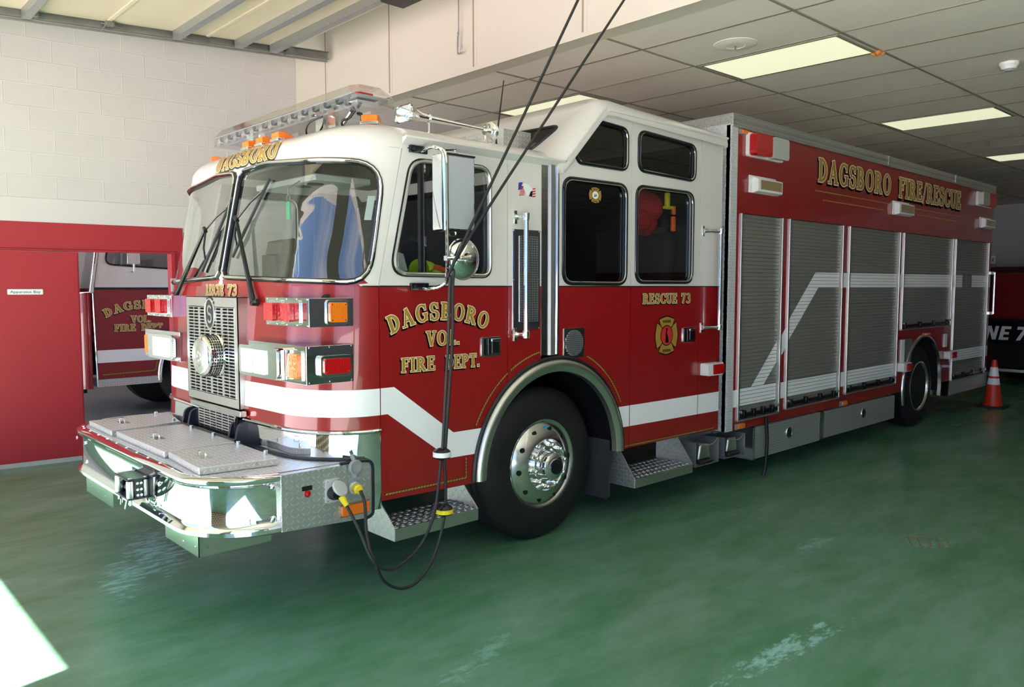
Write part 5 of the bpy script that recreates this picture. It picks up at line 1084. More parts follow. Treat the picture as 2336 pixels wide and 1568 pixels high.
# rear arch ring and liner
a0 = 0; mb = MB(); pr = [(RR + 0.03, 0.0), (RR + 0.026, -0.012), (RR + 0.01, -0.022), (RR - 0.008, -0.018), (RR - 0.014, 0.02)]
mb.grid(lambda a, q: (RX + q[0] * math.cos(R(a)), q[1], RZ_ + q[0] * math.sin(R(a))), lin(-16, 196, 44), pr); mb.build('rear_fender', 'steel', BD, smooth=50, label='thin polished ring round the rear wheel arch')
mb = MB(); mb.grid(lambda a, y: (RX + (RR + 0.012) * math.cos(R(a)), y, RZ_ + (RR + 0.012) * math.sin(R(a))), lin(-10, 190, 30), [0.01, 0.85]); mb.build('wheel_well', 'void', BD, smooth=50)
# under-body lockers
def locker(x0, x1, z0, z1, latch, lab):
    mb = MB(); mb.box(x0, x1, -0.012, 0.55, z0, z1); o = mb.build('under_locker', 'diamond_small', BD, smooth=0, bev=0.003, label=lab)
    mb = MB(); mb.box(x0 - 0.004, x0 + 0.035, -0.016, 0.2, z0 - 0.002, z1 + 0.002); mb.build('locker_edge', 'steel', o, smooth=0)
    if latch:
        xc = latch; zc = (z0 + z1) / 2 + 0.015; mb = MB(); mb.lathe([(0.058, 0), (0.056, 0.006), (0.044, 0.008), (0.04, 0.002), (0, 0.0)], (xc, -0.012, zc), (0, -1, 0), 24); l_ = mb.build('latch', 'chrome', o); mb = MB(); mb.prism(arc(xc, zc, 0.03, 0.04, 0, 345, 20), 'y', -0.026, -0.012); mb.build('latch_ring', 'black_gloss', l_, bev=0.003)
locker(6.30, 7.605, 0.197, 0.485, 6.965, 'long tread plate locker with round latch'); locker(7.645, 9.49, 0.207, 0.480, 8.63, 'second tread plate locker ahead of the rear wheel'); locker(11.26, 12.88, 0.30, 0.50, None, 'tread plate locker behind the rear wheel')
mb = MB(); mb.tube(bez([(6.50, -0.03, 0.56), (6.515, -0.035, 0.35), (6.51, -0.03, 0.12), (6.49, -0.02, 0.02)]), 0.016, 8); mb.build('hanging_strap', 'black', BD)
mb = MB(); mb.tube([(12.90, -0.05, 1.35), (12.90, -0.05, 1.95)], 0.016, 10); mb.box(12.86, 12.92, -0.05, 0.02, 1.34, 1.38); mb.box(12.86, 12.92, -0.05, 0.02, 1.92, 1.96); mb.box(12.88, 13.25, 0.0, W, 0.42, 0.47); mb.build('rear_grab_rail', 'steel', BD)
# ---------------------------------------------------------------- cab interior
mb = MB(); mb.prism([(2.12, 1.58), (2.12, 1.70), (2.32, 1.755), (2.62, 1.70), (2.66, 1.40), (2.40, 1.25)], 'y', 0.12, W - 0.12); ds = mb.build('dashboard', 'interior', TR, smooth=0, bev=0.03)
mb = MB(); mb.box(2.45, 3.55, 0.85, 1.60, 0.98, 1.62); mb.build('engine_cover', 'interior', TR, bev=0.08, segs=3)
def seat(x, y, name='cab_seat'):
    mb = MB(); mb.box(x - 0.25, x + 0.22, y - 0.26, y + 0.26, 1.28, 1.46); o = mb.build(name, 'seat_cloth', TR, bev=0.06, segs=3)
    mb = MB(); mb.obox((x + 0.30, y, 1.80), ((0.17, 0, 1), (0, 1, 0), (1, 0, -0.17)), (0.40, 0.25, 0.07)); mb.build('backrest', 'seat_cloth', o, bev=0.06, segs=3)
    mb = MB(); mb.obox((x + 0.38, y, 2.28), ((0.1, 0, 1), (0, 1, 0), (1, 0, -0.1)), (0.12, 0.16, 0.06)); mb.build('headrest', 'seat_cloth', o, bev=0.05, segs=3)
    mb = MB(); mb.box(x - 0.18, x + 0.18, y - 0.2, y + 0.2, 0.98, 1.28); mb.build('seat_base', 'interior', o, smooth=0)
mb = MB(); mb.box(3.70, 3.76, 0.12, W - 0.12, 1.24, 2.42); mb.build('cab_divider', 'interior', TR, smooth=0)
seat(3.28, 0.46); seat(3.28, W - 0.46); seat(5.15, 0.55); seat(5.15, W - 0.55)
sw = (2.86, 0.46, 1.72); ax = Vector((0.55, 0, 0.83)).normalized(); mb = MB(); u = Vector((0, 1, 0)); v = ax.cross(u)
mb.tube([Vector(sw) + (u * math.cos(2 * PI * k / 36) + v * math.sin(2 * PI * k / 36)) * 0.24 for k in range(36)], 0.018, 8, closed=True)
for k in range(3): q = 2 * PI * k / 3; mb.tube([Vector(sw) - ax * 0.04, Vector(sw) + (u * math.cos(q) + v * math.sin(q)) * 0.235], 0.014, 6)
mb.lathe([(0.05, -0.4), (0.05, -0.06), (0.07, -0.04), (0.06, 0.0), (0, 0.0)], sw, ax, 16); mb.build('steering_wheel', 'black', TR)
mb = MB(); mb.box(2.46, 2.86, 0.80, 1.62, 2.40, 2.44); oc = mb.build('overhead_console', 'pale_plastic', TR, bev=0.008, label='grey overhead console behind the windscreen')
for y in (0.98, 1.14):
    mb = MB(); mb.lathe([(0.055, 0), (0.05, 0.006), (0.02, 0.006), (0, 0.002)], (2.56, y, 2.40), (0, 0, -1), 20); mb.build('console_vent', 'black', oc)
mb = MB(); mb.box(2.62, 5.70, 0.24, W - 0.24, 2.56, 2.575); mb.build('headliner', 'liner', TR, smooth=0)
mb = MB(); mb.box(2.36, 2.50, 1.15, 1.35, 1.755, 1.95); mb.prism([(2.38, 1.95), (2.52, 1.95), (2.50, 2.06), (2.40, 2.04)], 'y', 1.14, 1.34); mb.tube([(2.45, 1.2, 1.74), (2.44, 1.23, 1.96)], 0.02, 8); mb.build('dash_radio', 'black', TR, bev=0.01)
mb = MB(); mb.box(2.36, 2.54, 0.55, 0.95, 1.755, 1.80); mb.build('instrument_hood', 'interior', TR, bev=0.02)
# ---------------------------------------------------------------- the building
TH = R(-6.0); WU = Vector((math.cos(TH), math.sin(TH), 0)); WN = Vector((-WU.y, WU.x, 0)); WA = Vector((1.85, 5.14, 0))
def wall_pt(s, n, z): return WA + WU * s + WN * n + Vector((0, 0, z))
def wprism(mb, poly, n0, n1, m=0, holes=()):           # outline in (along the side wall, height), pushed through its thickness
    mb.prism(poly, 'y', n0, n1, m, holes, f=lambda p, c: wall_pt(p[0], c, p[1]))
    return mb
def wall_uv(o):                                        # block courses follow the wall's own length
    me = o.data; uv = me.uv_layers[0].data
    for l in me.loops:
        c = me.vertices[l.vertex_index].co; uv[l.index].uv = ((c - WA).dot(WU), c.z)
S0, S1 = -3.35, 2.683
D0, D1, DZ = -0.9, 1.29, 2.11
mb = MB(); mb.box(-1.6, 21, -14.2, 5.14, -0.12, 0.0); fl_ = struct('floor', mb, 'green_floor', smooth=0)
mb = MB(); A_, B_ = Vector((5.50, -1.66)), Vector((5.66, -1.86)); u_ = (B_ - A_) / 4; v_ = Vector((0.20, 0.10))
for k in range(4):                                     # worn outline left on the paint: four rounded cells in a row
    q = roundpoly([tuple(A_ + u_ * (k + 0.06)), tuple(A_ + u_ * (k + 0.94)), tuple(A_ + u_ * (k + 0.94) + v_), tuple(A_ + u_ * (k + 0.06) + v_)], 0.015, 4); mb.tube([(p[0], p[1], -0.0015) for p in q], 0.0045, 4, closed=True)
mb.build('floor_mark', 'rust_bar', fl_, smooth=0)
mb = MB(); mb.box(-1.6, 21, 5.14, 12.0, -0.12, -0.002); struct('floor', mb, 'bay_floor', smooth=0)
mb = MB(); wprism(mb, [(S0, 0.03), (S0, 5.05), (S1, 5.05), (S1, 0.03), (1.36, 0.03), (1.36, 2.367), (-0.75, 2.367), (-0.75, 0.03)], 0.0, 0.22)
o = struct('wall_left', mb, 'block_wall', smooth=0); wall_uv(o)
mb = MB(); wprism(mb, [(-0.75, 0.03), (-0.75, 2.367), (1.365, 2.367), (1.365, 0.03), (1.245, 0.03), (1.245, DZ), (-0.62, DZ), (-0.62, 0.03), (-0.75, 0.03)], -0.012, 0.16)
wprism(mb, [(-0.75, DZ - 0.02), (1.29, DZ - 0.02), (1.29, DZ), (-0.75, DZ)], -0.03, 0.02)
struct('trim_1', mb, 'red_door', smooth=0, bev=0.004)
mb = MB(); wprism(mb, [(1.262, 0.05), (1.262, DZ - 0.02), (1.28, DZ - 0.02), (1.28, 0.05)], -0.03, 0.0); struct('trim_2', mb, 'red_door', smooth=0)
mb = MB(); wprism(mb, [(-0.58, 0.045), (-0.58, DZ - 0.025), (0.365, DZ - 0.025), (0.365, 0.045)], -0.055, -0.012); dr1 = struct('door_1', mb, 'red_door', smooth=0, bev=0.004)
dr1['label'] = 'wide red sliding door with a small white sign'
mb = MB(); wprism(mb, [(0.325, 0.045), (0.325, DZ - 0.03), (0.352, DZ - 0.03), (0.352, 0.045)], -0.064, -0.05); e_ = mb.build('edge_strip', 'red_door', dr1, smooth=0)
mb = MB(); wprism(mb, [(1.23, 1.69), (1.23, 1.83), (1.29, 1.83), (1.29, 1.69)], -0.034, -0.012); mb.build('strike_plate', 'pale_plastic', dr1, smooth=0)
mb = MB(); wprism(mb, [(S0, 0.0), (S0, 0.045), (0.38, 0.045), (0.38, 0.0)], -0.05, 0.2); wprism(mb, [(1.245, 0.0), (1.245, 0.05), (S1, 0.05), (S1, 0.0)], -0.02, 0.2); struct('baseboard_left', mb, 'concrete', smooth=0)
mb = MB(); wprism(mb, [(-0.75, 2.367), (S1, 2.367), (S1, 2.597), (-0.75, 2.597)], -0.003, 0.1); struct('trim_3', mb, 'wall_white', smooth=0)
sgn_ = MB(); wprism(sgn_, rrect(-0.245, 0.048, 1.667, 1.719, 0.008, 3), -0.062, -0.056)
sg = sgn_.build('door_sign', 'decal_white', bev=0.001, smooth=0); tag(sg, 'small white name plate with dark lettering on the red sliding door', 'sign')
def small_text(txt, name, m, parent, h, width, fmap):  # built-in font turned into a flat mesh
    cu = bpy.data.curves.new(name, 'FONT'); cu.body = txt; cu.size = 1.0; t_ = bpy.data.objects.new(name, cu); COL.objects.link(t_)
    dg = bpy.context.evaluated_depsgraph_get(); me = bpy.data.meshes.new_from_object(t_.evaluated_get(dg)); bpy.data.objects.remove(t_); bpy.data.curves.remove(cu)
    xs = [v.co.x for v in me.vertices]; x0, x1 = min(xs), max(xs); sx = width / (x1 - x0)
    for v in me.vertices: v.co = fmap((v.co.x - x0) * sx, v.co.y * h)
    me.materials.clear(); me.materials.append(MATS[m]); o = bpy.data.objects.new(name, me); COL.objects.link(o)
    return hang(o, parent)
small_text('Apparatus Bay', 'lettering', 'letter_black', sg, 0.035, 0.25, lambda u, v: wall_pt(-0.223 + u, -0.0635, 1.682 + v))

# bulkhead, ceilings, far walls
SX = 4.5
mb = MB(); mb.box(SX, SX + 0.18, -14.2, 4.855, 3.612, 5.3)
mb.box(SX - 0.012, SX, -14.2, 4.855, 3.60, 3.635)
for y in (4.18, 2.96, 1.69, 0.43, -0.8, -2.05, -3.3, -4.55): mb.box(SX - 0.006, SX + 0.01, y - 0.008, y + 0.008, 3.63, 5.3, 1); mb.box(SX - 0.003, SX, y - 0.04, y - 0.008, 3.63, 5.3)
struct('wall_inner', mb, ['beige_panel', 'panel_joint'], smooth=0)
mb = MB(); mb.box(-1.6, SX, -14.2, 5.6, 5.0, 5.1); struct('ceiling', mb, 'wall_white', smooth=0)
CO = Vector((5.845, -0.92, 3.62)); C1 = Vector((0.698, -0.0154, 0)); C2 = Vector((-0.036, 1.253, 0))
def cpt(i, j, dz=0.0): return CO + C1 * i + C2 * j + Vector((0, 0, dz))
mb = MB(); mb.box(SX + 0.17, 21, -14.2, 3.6, 3.62, 3.72, 0)
def bar(mb, a, b, w_, h, m):
    d = (b - a); mb.obox((a + b) / 2 + Vector((0, 0, -h / 2)), (d, Vector((-d.y, d.x, 0)), (0, 0, 1)), (d.length / 2, w_ / 2, h / 2), m)
for j in range(-10, 5): bar(mb, cpt(-1.68, j), cpt(21.6, j), 0.022, 0.006, 1)
for i in range(-1, 22): bar(mb, cpt(i, -10.4), cpt(i, 3.6), 0.016, 0.004, 2 if i % 3 else 1)
ce = struct('ceiling', mb, ['ceiling_tile', 'ceiling_bar', 'rust_bar'], smooth=0)
mb = MB(); mb.box(SX + 0.1, 21, 3.46, 3.62, 0, 3.62); struct('wall_partition', mb, 'wall_white', smooth=0)
mb = MB(); mb.box(20.6, 20.8, -14.2, 3.6, 2.2, 3.62, 0); mb.box(20.55, 20.8, -14.2, 3.6, 0, 2.2, 1); struct('wall_back', mb, ['grey_wall', 'red_dark_wall'], smooth=0)
mb = MB(); mb.box(20.5, 20.56, -0.6, 0.3, 0, 2.05); struct('door_2', mb, 'void', smooth=0)
mb = MB(); mb.box(-1.6, 21, -14.3, -14.15, 0, 5.1); struct('wall_right', mb, 'grey_wall', smooth=0)
mb = MB(); mb.box(-1.6, 21, 11.9, 12.0, 0, 5.1); mb.box(12, 12.2, 5.14, 12, 0, 5.1); struct('wall_outer', mb, 'grey_wall', smooth=0)
mb = MB(); mb.box(-1.6, 12, 5.5, 12, 4.88, 4.98); struct('ceiling', mb, 'wall_white', smooth=0)
# street front with the open bay doors; unseen right-hand ones widened for extra daylight
FY = [(-14.2, -12.5), (-7.15, -6.85), (-1.5, -0.16), (4.2, 6.0), (10.6, 12.0)]
mb = MB()
for a, b in FY: mb.box(-1.3, -1.05, a, b, 2.4, 5.1)
mb.box(-1.3, -1.05, -12.5, -7.15, 3.9, 5.1); mb.box(-1.3, -1.05, -6.85, -1.5, 3.9, 5.1); mb.box(-1.3, -1.05, -0.16, 4.2, 3.66, 5.1); mb.box(-1.3, -1.05, 6.0, 10.6, 3.0, 5.1)  # next bay's unseen doorway height set by the daylight it admits
struct('wall_front', mb, 'wall_white', smooth=0)
mb = MB()
for a, b in FY: mb.box(-1.3, -1.05, a, b, 0, 2.4)
struct('wall_front', mb, 'brick_wall', smooth=0)
mb = MB(); mb.box(-45, -1.3, -40, 40, -0.14, -0.02); struct('ground', mb, 'concrete', smooth=0)

# ---------------------------------------------------------------- ceiling lights and fittings
def ceiling_light(i, j, lab):
    t_ = thing('ceiling_light', lab, 'ceiling light', cpt(i + 0.5, j + 0.5), 'fluorescent ceiling lights')
    mb = MB(); q = [(0.03, 0.03), (0.97, 0.03), (0.97, 0.97), (0.03, 0.97)]; q2 = [(0.06, 0.05), (0.94, 0.05), (0.94, 0.95), (0.06, 0.95)]
    P = lambda a, dz: cpt(i + a[0], j + a[1], dz)
    mb.add([P(a, -0.001) for a in q] + [P(a, -0.010) for a in q] + [P(a, -0.010) for a in q2] + [P(a, -0.001) for a in q2], [(k + 4 * r_, (k + 1) % 4 + 4 * r_, (k + 1) % 4 + 4 * r_ + 4, k + 4 * r_ + 4) for r_ in range(3) for k in range(4)])
    mb.build('light_frame', 'ceiling_bar', t_, smooth=0)
    mb = MB(); mb.add([P(a, -0.003) for a in q2] + [P(a, -0.008) for a in q2], [(0, 1, 2, 3), (7, 6, 5, 4)] + [(k, (k + 1) % 4, (k + 1) % 4 + 4, k + 4) for k in range(4)]); mb.build('diffuser', 'diffuser', t_, smooth=0)
ceiling_light(0, 0, 'large lit ceiling light next to the round ceiling speaker')
ceiling_light(0, 2, 'lit ceiling light partly hidden by the raised white cab roof')
ceiling_light(5, 0, 'lit ceiling light above the body lettering, near the white smoke detector')
ceiling_light(10, 0, 'small lit ceiling light deepest in the hall above the cone')
ceiling_light(5, 2, 'ceiling light above the truck body roof'); ceiling_light(10, 2, 'ceiling light above the rear of the truck body')
mb = MB(); mb.lathe([(0.0, 0.012), (0.07, 0.012), (0.075, 0.016), (0.12, 0.014), (0.165, 0.004), (0.168, 0.0)], (5.53, -0.23, 3.62), (0, 0, -1), 36); cs = mb.build('ceiling_speaker', 'ceiling_tile'); tag(cs, 'round white ceiling speaker beside the large ceiling light', 'speaker')
mb = MB(); mb.lathe([(0.006, 0.0), (0.006, 0.03), (0, 0.03)], (5.53, -0.23, 3.61), (0, 0, -1), 8); mb.build('speaker_screw', 'rust', cs)
mb = MB(); mb.lathe([(0.075, 0), (0.075, 0.02), (0.066, 0.03), (0.055, 0.055), (0.03, 0.06), (0, 0.06)], (7.66, -1.53, 3.62), (0, 0, -1), 28); sd_ = mb.build('smoke_detector', 'decal_white'); tag(sd_, 'white round smoke detector on the ceiling at the picture edge', 'smoke detector')
mb = MB(); mb.lathe([(0.03, 0.0), (0.028, 0.012), (0, 0.013)], (7.66, -1.53, 3.562), (0, 0, -1), 16); mb.build('sensor_cap', 'grey_plastic', sd_)
mb = MB()
for k in range(7): mb.lathe([(0.0, 0), (0.022, 0.006), (0.018, 0.022), (0, 0.03)], (6.50 + 0.015 * (k % 4), -0.885 - 0.018 * (k // 2), 3.612), (math.cos(k), math.sin(k), -1.4), 8)
os_ = mb.build('orange_scrap', 'orange_scrap'); tag(os_, 'orange scrap of tape stuck at the ceiling light corner', 'tape')
for k, (i, j, lab) in enumerate(((2.5, -0.75, 'thin wire hook hanging from the tiles near the smoke detector'), (6.3, -0.45, 'thin wire hook hanging from the ceiling behind the second lit panel'), (8.2, 0.6, 'thin wire hook hanging from the ceiling above the body roof'))):
    p = cpt(i, j); mb = MB(); mb.tube([p, p + Vector((0, 0, -0.09))], 0.004, 6); tag(mb.build('ceiling_hook', 'rust'), lab, 'hook', 'wire ceiling hooks')
mb = MB(); mb.box(20.57, 20.6, 2.06, 2.16, 2.28, 2.46); ws_ = mb.build('wall_switch', 'decal_white', bev=0.004); tag(ws_, 'small white switch box on the grey back wall behind the truck body', 'switch')
mb = MB(); mb.box(20.56, 20.572, 2.09, 2.13, 2.33, 2.41); mb.build('switch_toggle', 'grey_plastic', ws_, smooth=0)
# open overhead door and its track
GD = thing('garage_door', 'open cream sectional door lying overhead with grey struts', 'garage door', (1.6, 2.0, 4.15))
gy0 = -0.12
zp = lambda x: 4.045 + 0.040 * x
ye = lambda x: 4.50 - 0.115 * x
xj = [-0.9, 0.4, 1.2, 2.31, 3.18, 4.02]
for k in range(5):
    a_, b_ = xj[k] + 0.004, xj[k + 1] - 0.004; mb = MB(); v = []
    for dz in (0.0, 0.04): v += [(a_, gy0, zp(a_) + dz), (b_, gy0, zp(b_) + dz), (b_, ye(b_), zp(b_) + dz), (a_, ye(a_), zp(a_) + dz)]
    mb.add(v, [(0, 1, 2, 3), (7, 6, 5, 4), (0, 1, 5, 4), (1, 2, 6, 5), (2, 3, 7, 6), (3, 0, 4, 7)]); pn = mb.build('door_panel', 'cream_door', GD, smooth=0, bev=0.005)
    if k: x = xj[k]; mb = MB(); mb.box(x - 0.015, x + 0.015, gy0, ye(x) - 0.02, zp(x) - 0.012, zp(x) - 0.001); mb.build('panel_joint', 'cream_door', pn, smooth=0)
for x in (1.68, 2.895, 3.47, 3.82):
    y1 = ye(x) - 0.01; z = zp(x) - 0.078; mb = MB(); mb.box(x - 0.03, x + 0.03, gy0 + 0.05, y1, z, z + 0.005); mb.box(x - 0.033, x - 0.029, gy0 + 0.05, y1, z, z + 0.076); mb.box(x + 0.029, x + 0.033, gy0 + 0.05, y1, z, z + 0.076); st_ = mb.build('door_strut', 'grey_metal', GD, smooth=0)
    mb = MB(); mb.box(x + 0.035, x + 0.08, y1 - 0.08, y1 - 0.02, z + 0.02, z + 0.074); mb.tube([(x + 0.02, y1 - 0.04, z + 0.035), (x + 0.12, y1 - 0.04, z + 0.03)], 0.006, 6); mb.build('end_hinge', 'track', st_, bev=0.002)
for x in (2.31, 3.98):
    y1 = ye(x); z = zp(x); mb = MB(); mb.box(x - 0.03, x + 0.04, y1 - 0.08, y1 - 0.01, z - 0.05, z - 0.012); mb.obox((x - 0.03, y1 - 0.05, z - 0.05), ((0.5, 0, 0.8), (0, 1, 0), (-0.8, 0, 0.5)), (0.06, 0.02, 0.005)); mb.tube([(x - 0.06, y1 - 0.03, z - 0.03), (x + 0.10, y1 - 0.03, z - 0.04)], 0.006, 6); mb.build('end_hinge', 'track', GD, bev=0.002)
mb = MB(); P0, P1 = Vector((-1.0, 4.66, 3.98)), Vector((4.44, 4.035, 4.205)); d = (P1 - P0); dn = d.normalized(); sd2 = Vector((-dn.y, dn.x, 0)).normalized(); upv = dn.cross(sd2) * -1 if dn.cross(sd2).z < 0 else dn.cross(sd2)
c0 = (P0 + P1) / 2
mb.obox(c0, (dn, sd2, upv), (d.length / 2, 0.003, 0.036)); mb.obox(c0 + upv * 0.036 - sd2 * 0.022, (dn, sd2, upv), (d.length / 2, 0.024, 0.003)); mb.obox(c0 - upv * 0.036 - sd2 * 0.022, (dn, sd2, upv), (d.length / 2, 0.024, 0.003)); mb.obox(c0 - upv * 0.05 + sd2 * 0.02, (dn, sd2, upv), (d.length / 2, 0.02, 0.006))
tk = mb.build('door_track', 'track', smooth=0); tag(tk, 'grey steel track of the overhead door along the block wall', 'door track')
# hook on the bulkhead
mb = MB(); mb.tube([(4.46, 1.845, 5.0), (4.46, 1.845, 3.93)], 0.005, 6); mb.tube([(4.46, 1.845, 3.98), (4.46, 1.86, 3.95), (4.46, 1.85, 3.92), (4.46, 1.855, 3.83)] , 0.005, 6)
mb.tube(bez([(4.46, 1.86, 3.93), (4.46, 1.862, 3.80), (4.46, 1.845, 3.775), (4.46, 1.81, 3.782), (4.46, 1.80, 3.83)]), 0.006, 6); hk = mb.build('hanging_hook', 'grey_metal'); tag(hk, 'thin wire hook on a cord hanging before the beige bulkhead', 'hook')
mb = MB(); mb.box(3.72, 3.95, 1.6, 1.95, 4.06, 4.15); go = mb.build('door_opener', 'black', bev=0.01); tag(go, 'dark opener box hanging under the overhead door at the picture top', 'door opener')
mb = MB(); mb.box(3.80, 3.86, 1.7, 1.76, 4.14, 4.18); mb.build('opener_bracket', 'grey_metal', go, smooth=0)

# ---------------------------------------------------------------- shore power cords
def cq(x, z, y, y0): k = (3.6 + y) / (3.6 + y0); return Vector((x * k, y, 1.74 + (z - 1.74) * k))
up1 = [Vector((4.44, -0.45, 5.0)), cq(3.302, 2.857, -0.32, -0.25), cq(2.717, 1.895, -0.33, -0.25), cq(2.676, 1.776, -0.33, -0.25), cq(2.66, 1.45, -0.325, -0.25), cq(2.615, 0.842, -0.31, -0.25)]
lo1 = [cq(*p, -0.29, -0.2) for p in ((2.643, 0.785), (2.602, 0.516), (2.516, 0.352), (2.396, 0.269), (2.288, 0.253), (2.192, 0.325))] + [cq(2.114, 0.501, -0.2, -0.2), cq(2.045, 0.64, -0.11, -0.2)]
up2 = [Vector((4.49, -0.32, 4.10)), cq(3.623, 2.989, -0.30, -0.25), cq(2.779, 1.969, -0.32, -0.25), cq(2.70, 1.80, -0.325, -0.25), cq(2.69, 1.45, -0.32, -0.25), cq(2.634, 0.833, -0.30, -0.25)]
lo2 = [cq(2.668, 0.775, -0.295, -0.2), cq(2.676, 0.60, -0.285, -0.2)] + [cq(*p, -0.27, -0.2) for p in ((2.664, 0.453), (2.599, 0.264), (2.491, 0.146), (2.380, 0.125), (2.273, 0.184), (2.212, 0.290))] + [cq(2.160, 0.468, -0.2, -0.2), cq(2.150, 0.628, -0.13, -0.2), cq(2.125, 0.705, -0.10, -0.2)]
for nm, pts, lab, pl, col in (('power_cord', up1 + lo1, 'black power cord from the ceiling through the white ball to the grey socket', (2.10, 0.668), 'white'), ('power_cord', up2 + lo2, 'black power cord from the bulkhead through the yellow ball to the yellow plug', (2.2, 0.674), 'yellow')):
    mb = MB(); mb.tube(bez(pts, 10), 0.0085, 8); co = mb.build(nm, 'rubber', smooth=80); tag(co, lab, 'power cord', 'black shore power cords')
    e_ = pts[-1]
    if col == 'white':
        mb = MB(); mb.lathe([(0.0, -0.03), (0.03, -0.028), (0.046, -0.018), (0.048, -0.012)], cq(2.612, 0.83, -0.30, -0.25), (0, 0, 1), 24, 0); mb.lathe([(0.049, -0.013), (0.049, 0.013)], cq(2.612, 0.83, -0.30, -0.25), (0, 0, 1), 24, 1); mb.lathe([(0.048, 0.012), (0.04, 0.022), (0.02, 0.032), (0, 0.034)], cq(2.612, 0.83, -0.30, -0.25), (0, 0, 1), 24, 0); mb.build('cord_ball', ['black_gloss', 'decal_white'], co, label='black ball with a white band')
        mb = MB(); mb.tube([e_, e_.lerp(Vector((2.085, -0.06, 0.672)), 0.7)], [0.013, 0.018], 10); mb.build('cord_plug', 'yellow', co)
    else:
        b_ = cq(2.627, 0.515, -0.275, -0.25); mb = MB(); mb.lathe([(0.0, -0.03), (0.03, -0.028), (0.046, -0.02), (0.048, -0.014)], b_, (0, 0, 1), 24, 0); mb.lathe([(0.049, -0.015), (0.049, 0.008)], b_, (0, 0, 1), 24, 1); mb.lathe([(0.048, 0.007), (0.04, 0.02), (0.02, 0.034), (0, 0.04)], b_, (0, 0, 1), 24, 0); mb.build('cord_ball', ['black_gloss', 'yellow'], co, label='black ball with a yellow band')
        mb = MB(); mb.lathe([(0.02, 0), (0.026, 0.01), (0.026, 0.05), (0.018, 0.055), (0.014, 0.075), (0, 0.075)], (2.2, -0.025, 0.674), (e_ - Vector((2.2, -0.025, 0.674))), 8); mb.build('cord_plug', 'yellow', co)

# ---------------------------------------------------------------- cone
tcn = thing('traffic_cone', 'orange traffic cone with two white bands behind the truck', 'traffic cone', (12.80, -0.125, 0))
mb = MB(); mb.prism(roundpoly([(12.625, -0.30), (12.975, -0.30), (12.975, 0.05), (12.625, 0.05)], 0.04, 4), 'z', 0.0, 0.03); mb.build('cone_base', 'rubber', tcn, bev=0.005)
cr = lambda h: 0.128 - 0.098 * h / 0.69
mb = MB(); mb.lathe([(cr(0.03), 0.03), (cr(0.45), 0.45), (cr(0.69), 0.69), (cr(0.69) - 0.008, 0.69), (0.0, 0.60)], (12.80, -0.125, 0), (0, 0, 1), 36); mb.build('cone_body', 'cone_orange', tcn)
for a, b in ((0.335, 0.425), (0.455, 0.585)):
    mb = MB(); mb.lathe([(cr(a) + 0.0015, a), (cr(b) + 0.0015, b)], (12.80, -0.125, 0), (0, 0, 1), 36); mb.build('white_band', 'stripe_white', tcn)

# ---------------------------------------------------------------- engine in the next bay, seen through the doorway
E2 = thing('fire_engine', 'dark red and white fire engine seen through the open doorway', 'fire engine', (5, 8.4, 0)); EY = 7.3
ew = roundpoly([(3.08, 2.03), (3.90, 1.985), (3.90, 2.75), (3.22, 2.75)], [0.09, 0.03, 0.1, 0.1], 5)
ar = [(4.40 + 0.655 * math.cos(R(a)), 0.55 + 0.655 * math.sin(R(a))) for a in lin(180, 0, 20)]
mb = MB(); mb.prism([(2.95, 0.56), (3.745, 0.56)] + ar[1:-1] + [(5.055, 0.56), (7.6, 0.56), (7.6, 2.9), (3.12, 2.9), (2.945, ZB)], 'y', EY, EY + 0.03, holes=[ew]); mb.box(5.2, 7.6, EY + 0.05, EY + 2.3, 0.6, 2.85); mb.box(3.0, 5.2, EY + 2.2, EY + 2.3, 0.6, 2.85)
eb = mb.build('engine_side', ['maroon', 'white'], E2, smooth=0, bisect=1.72)
mb = MB(); mb.grid(lambda a, z: (2.90 - 0.13 * math.sin(R(a)) + (0.0 if z < 1.7 else (z - 1.7) * 0.15), EY + 0.16 - 0.15 * math.cos(R(a)), z), lin(0, 90, 8), [0.44, 1.66]); mb.add([(2.77, EY + 0.16, 0.44), (2.77, EY + 2.2, 0.44), (2.77, EY + 2.2, 1.66), (2.77, EY + 0.16, 1.66)], [(0, 1, 2, 3)]); mb.build('engine_nose', 'maroon', E2, smooth=50)
mb = MB(); mb.prism([(2.905, 1.665), (2.94, 1.665), (3.02, 2.2), (3.11, 2.9), (3.07, 2.9), (2.985, 2.2)], 'y', EY, EY + 0.10); mb.build('windscreen_pillar', 'white', E2, smooth=0)
mb = MB(); mb.grid(lambda y, z: (2.80 + (z - 1.66) * 0.2, y, z), [EY + 0.1, EY + 2.2], [1.66, 2.85]); mb.add([(2.80, EY + 0.10, 1.66), (2.905, EY + 0.01, 1.66), (3.06, EY + 0.01, 2.9), (3.03, EY + 0.10, 2.85)], [(0, 1, 2, 3)]); mb.build('windscreen', 'dark_glass', E2, smooth=0)
mb = MB(); mb.tube([(2.80, EY + 0.1, 1.665), (2.90, EY - 0.004, 1.675), (2.985, EY - 0.004, 2.25), (3.06, EY - 0.004, 2.8)], 0.012, 8); mb.tube([(2.925, EY - 0.003, 1.66), (2.945, EY - 0.003, 0.47)], 0.009, 6); mb.build('chrome_seam', 'chrome', E2)
mb = MB(); mb.tube([(p[0], EY - 0.002, p[1]) for p in ew], 0.013, 6, closed=True); mb.build('window_gasket', 'black_gloss', E2)
mb = MB(); mb.prism(ew, 'y', EY + 0.012, EY + 0.016); mb.build('window_pane', 'dark_glass', E2, smooth=0)
mb = MB(); mb.box(2.95, 3.99, EY - 0.003, EY, 1.705, 1.735); mb.build('belt_stripe', 'black', E2, smooth=0)
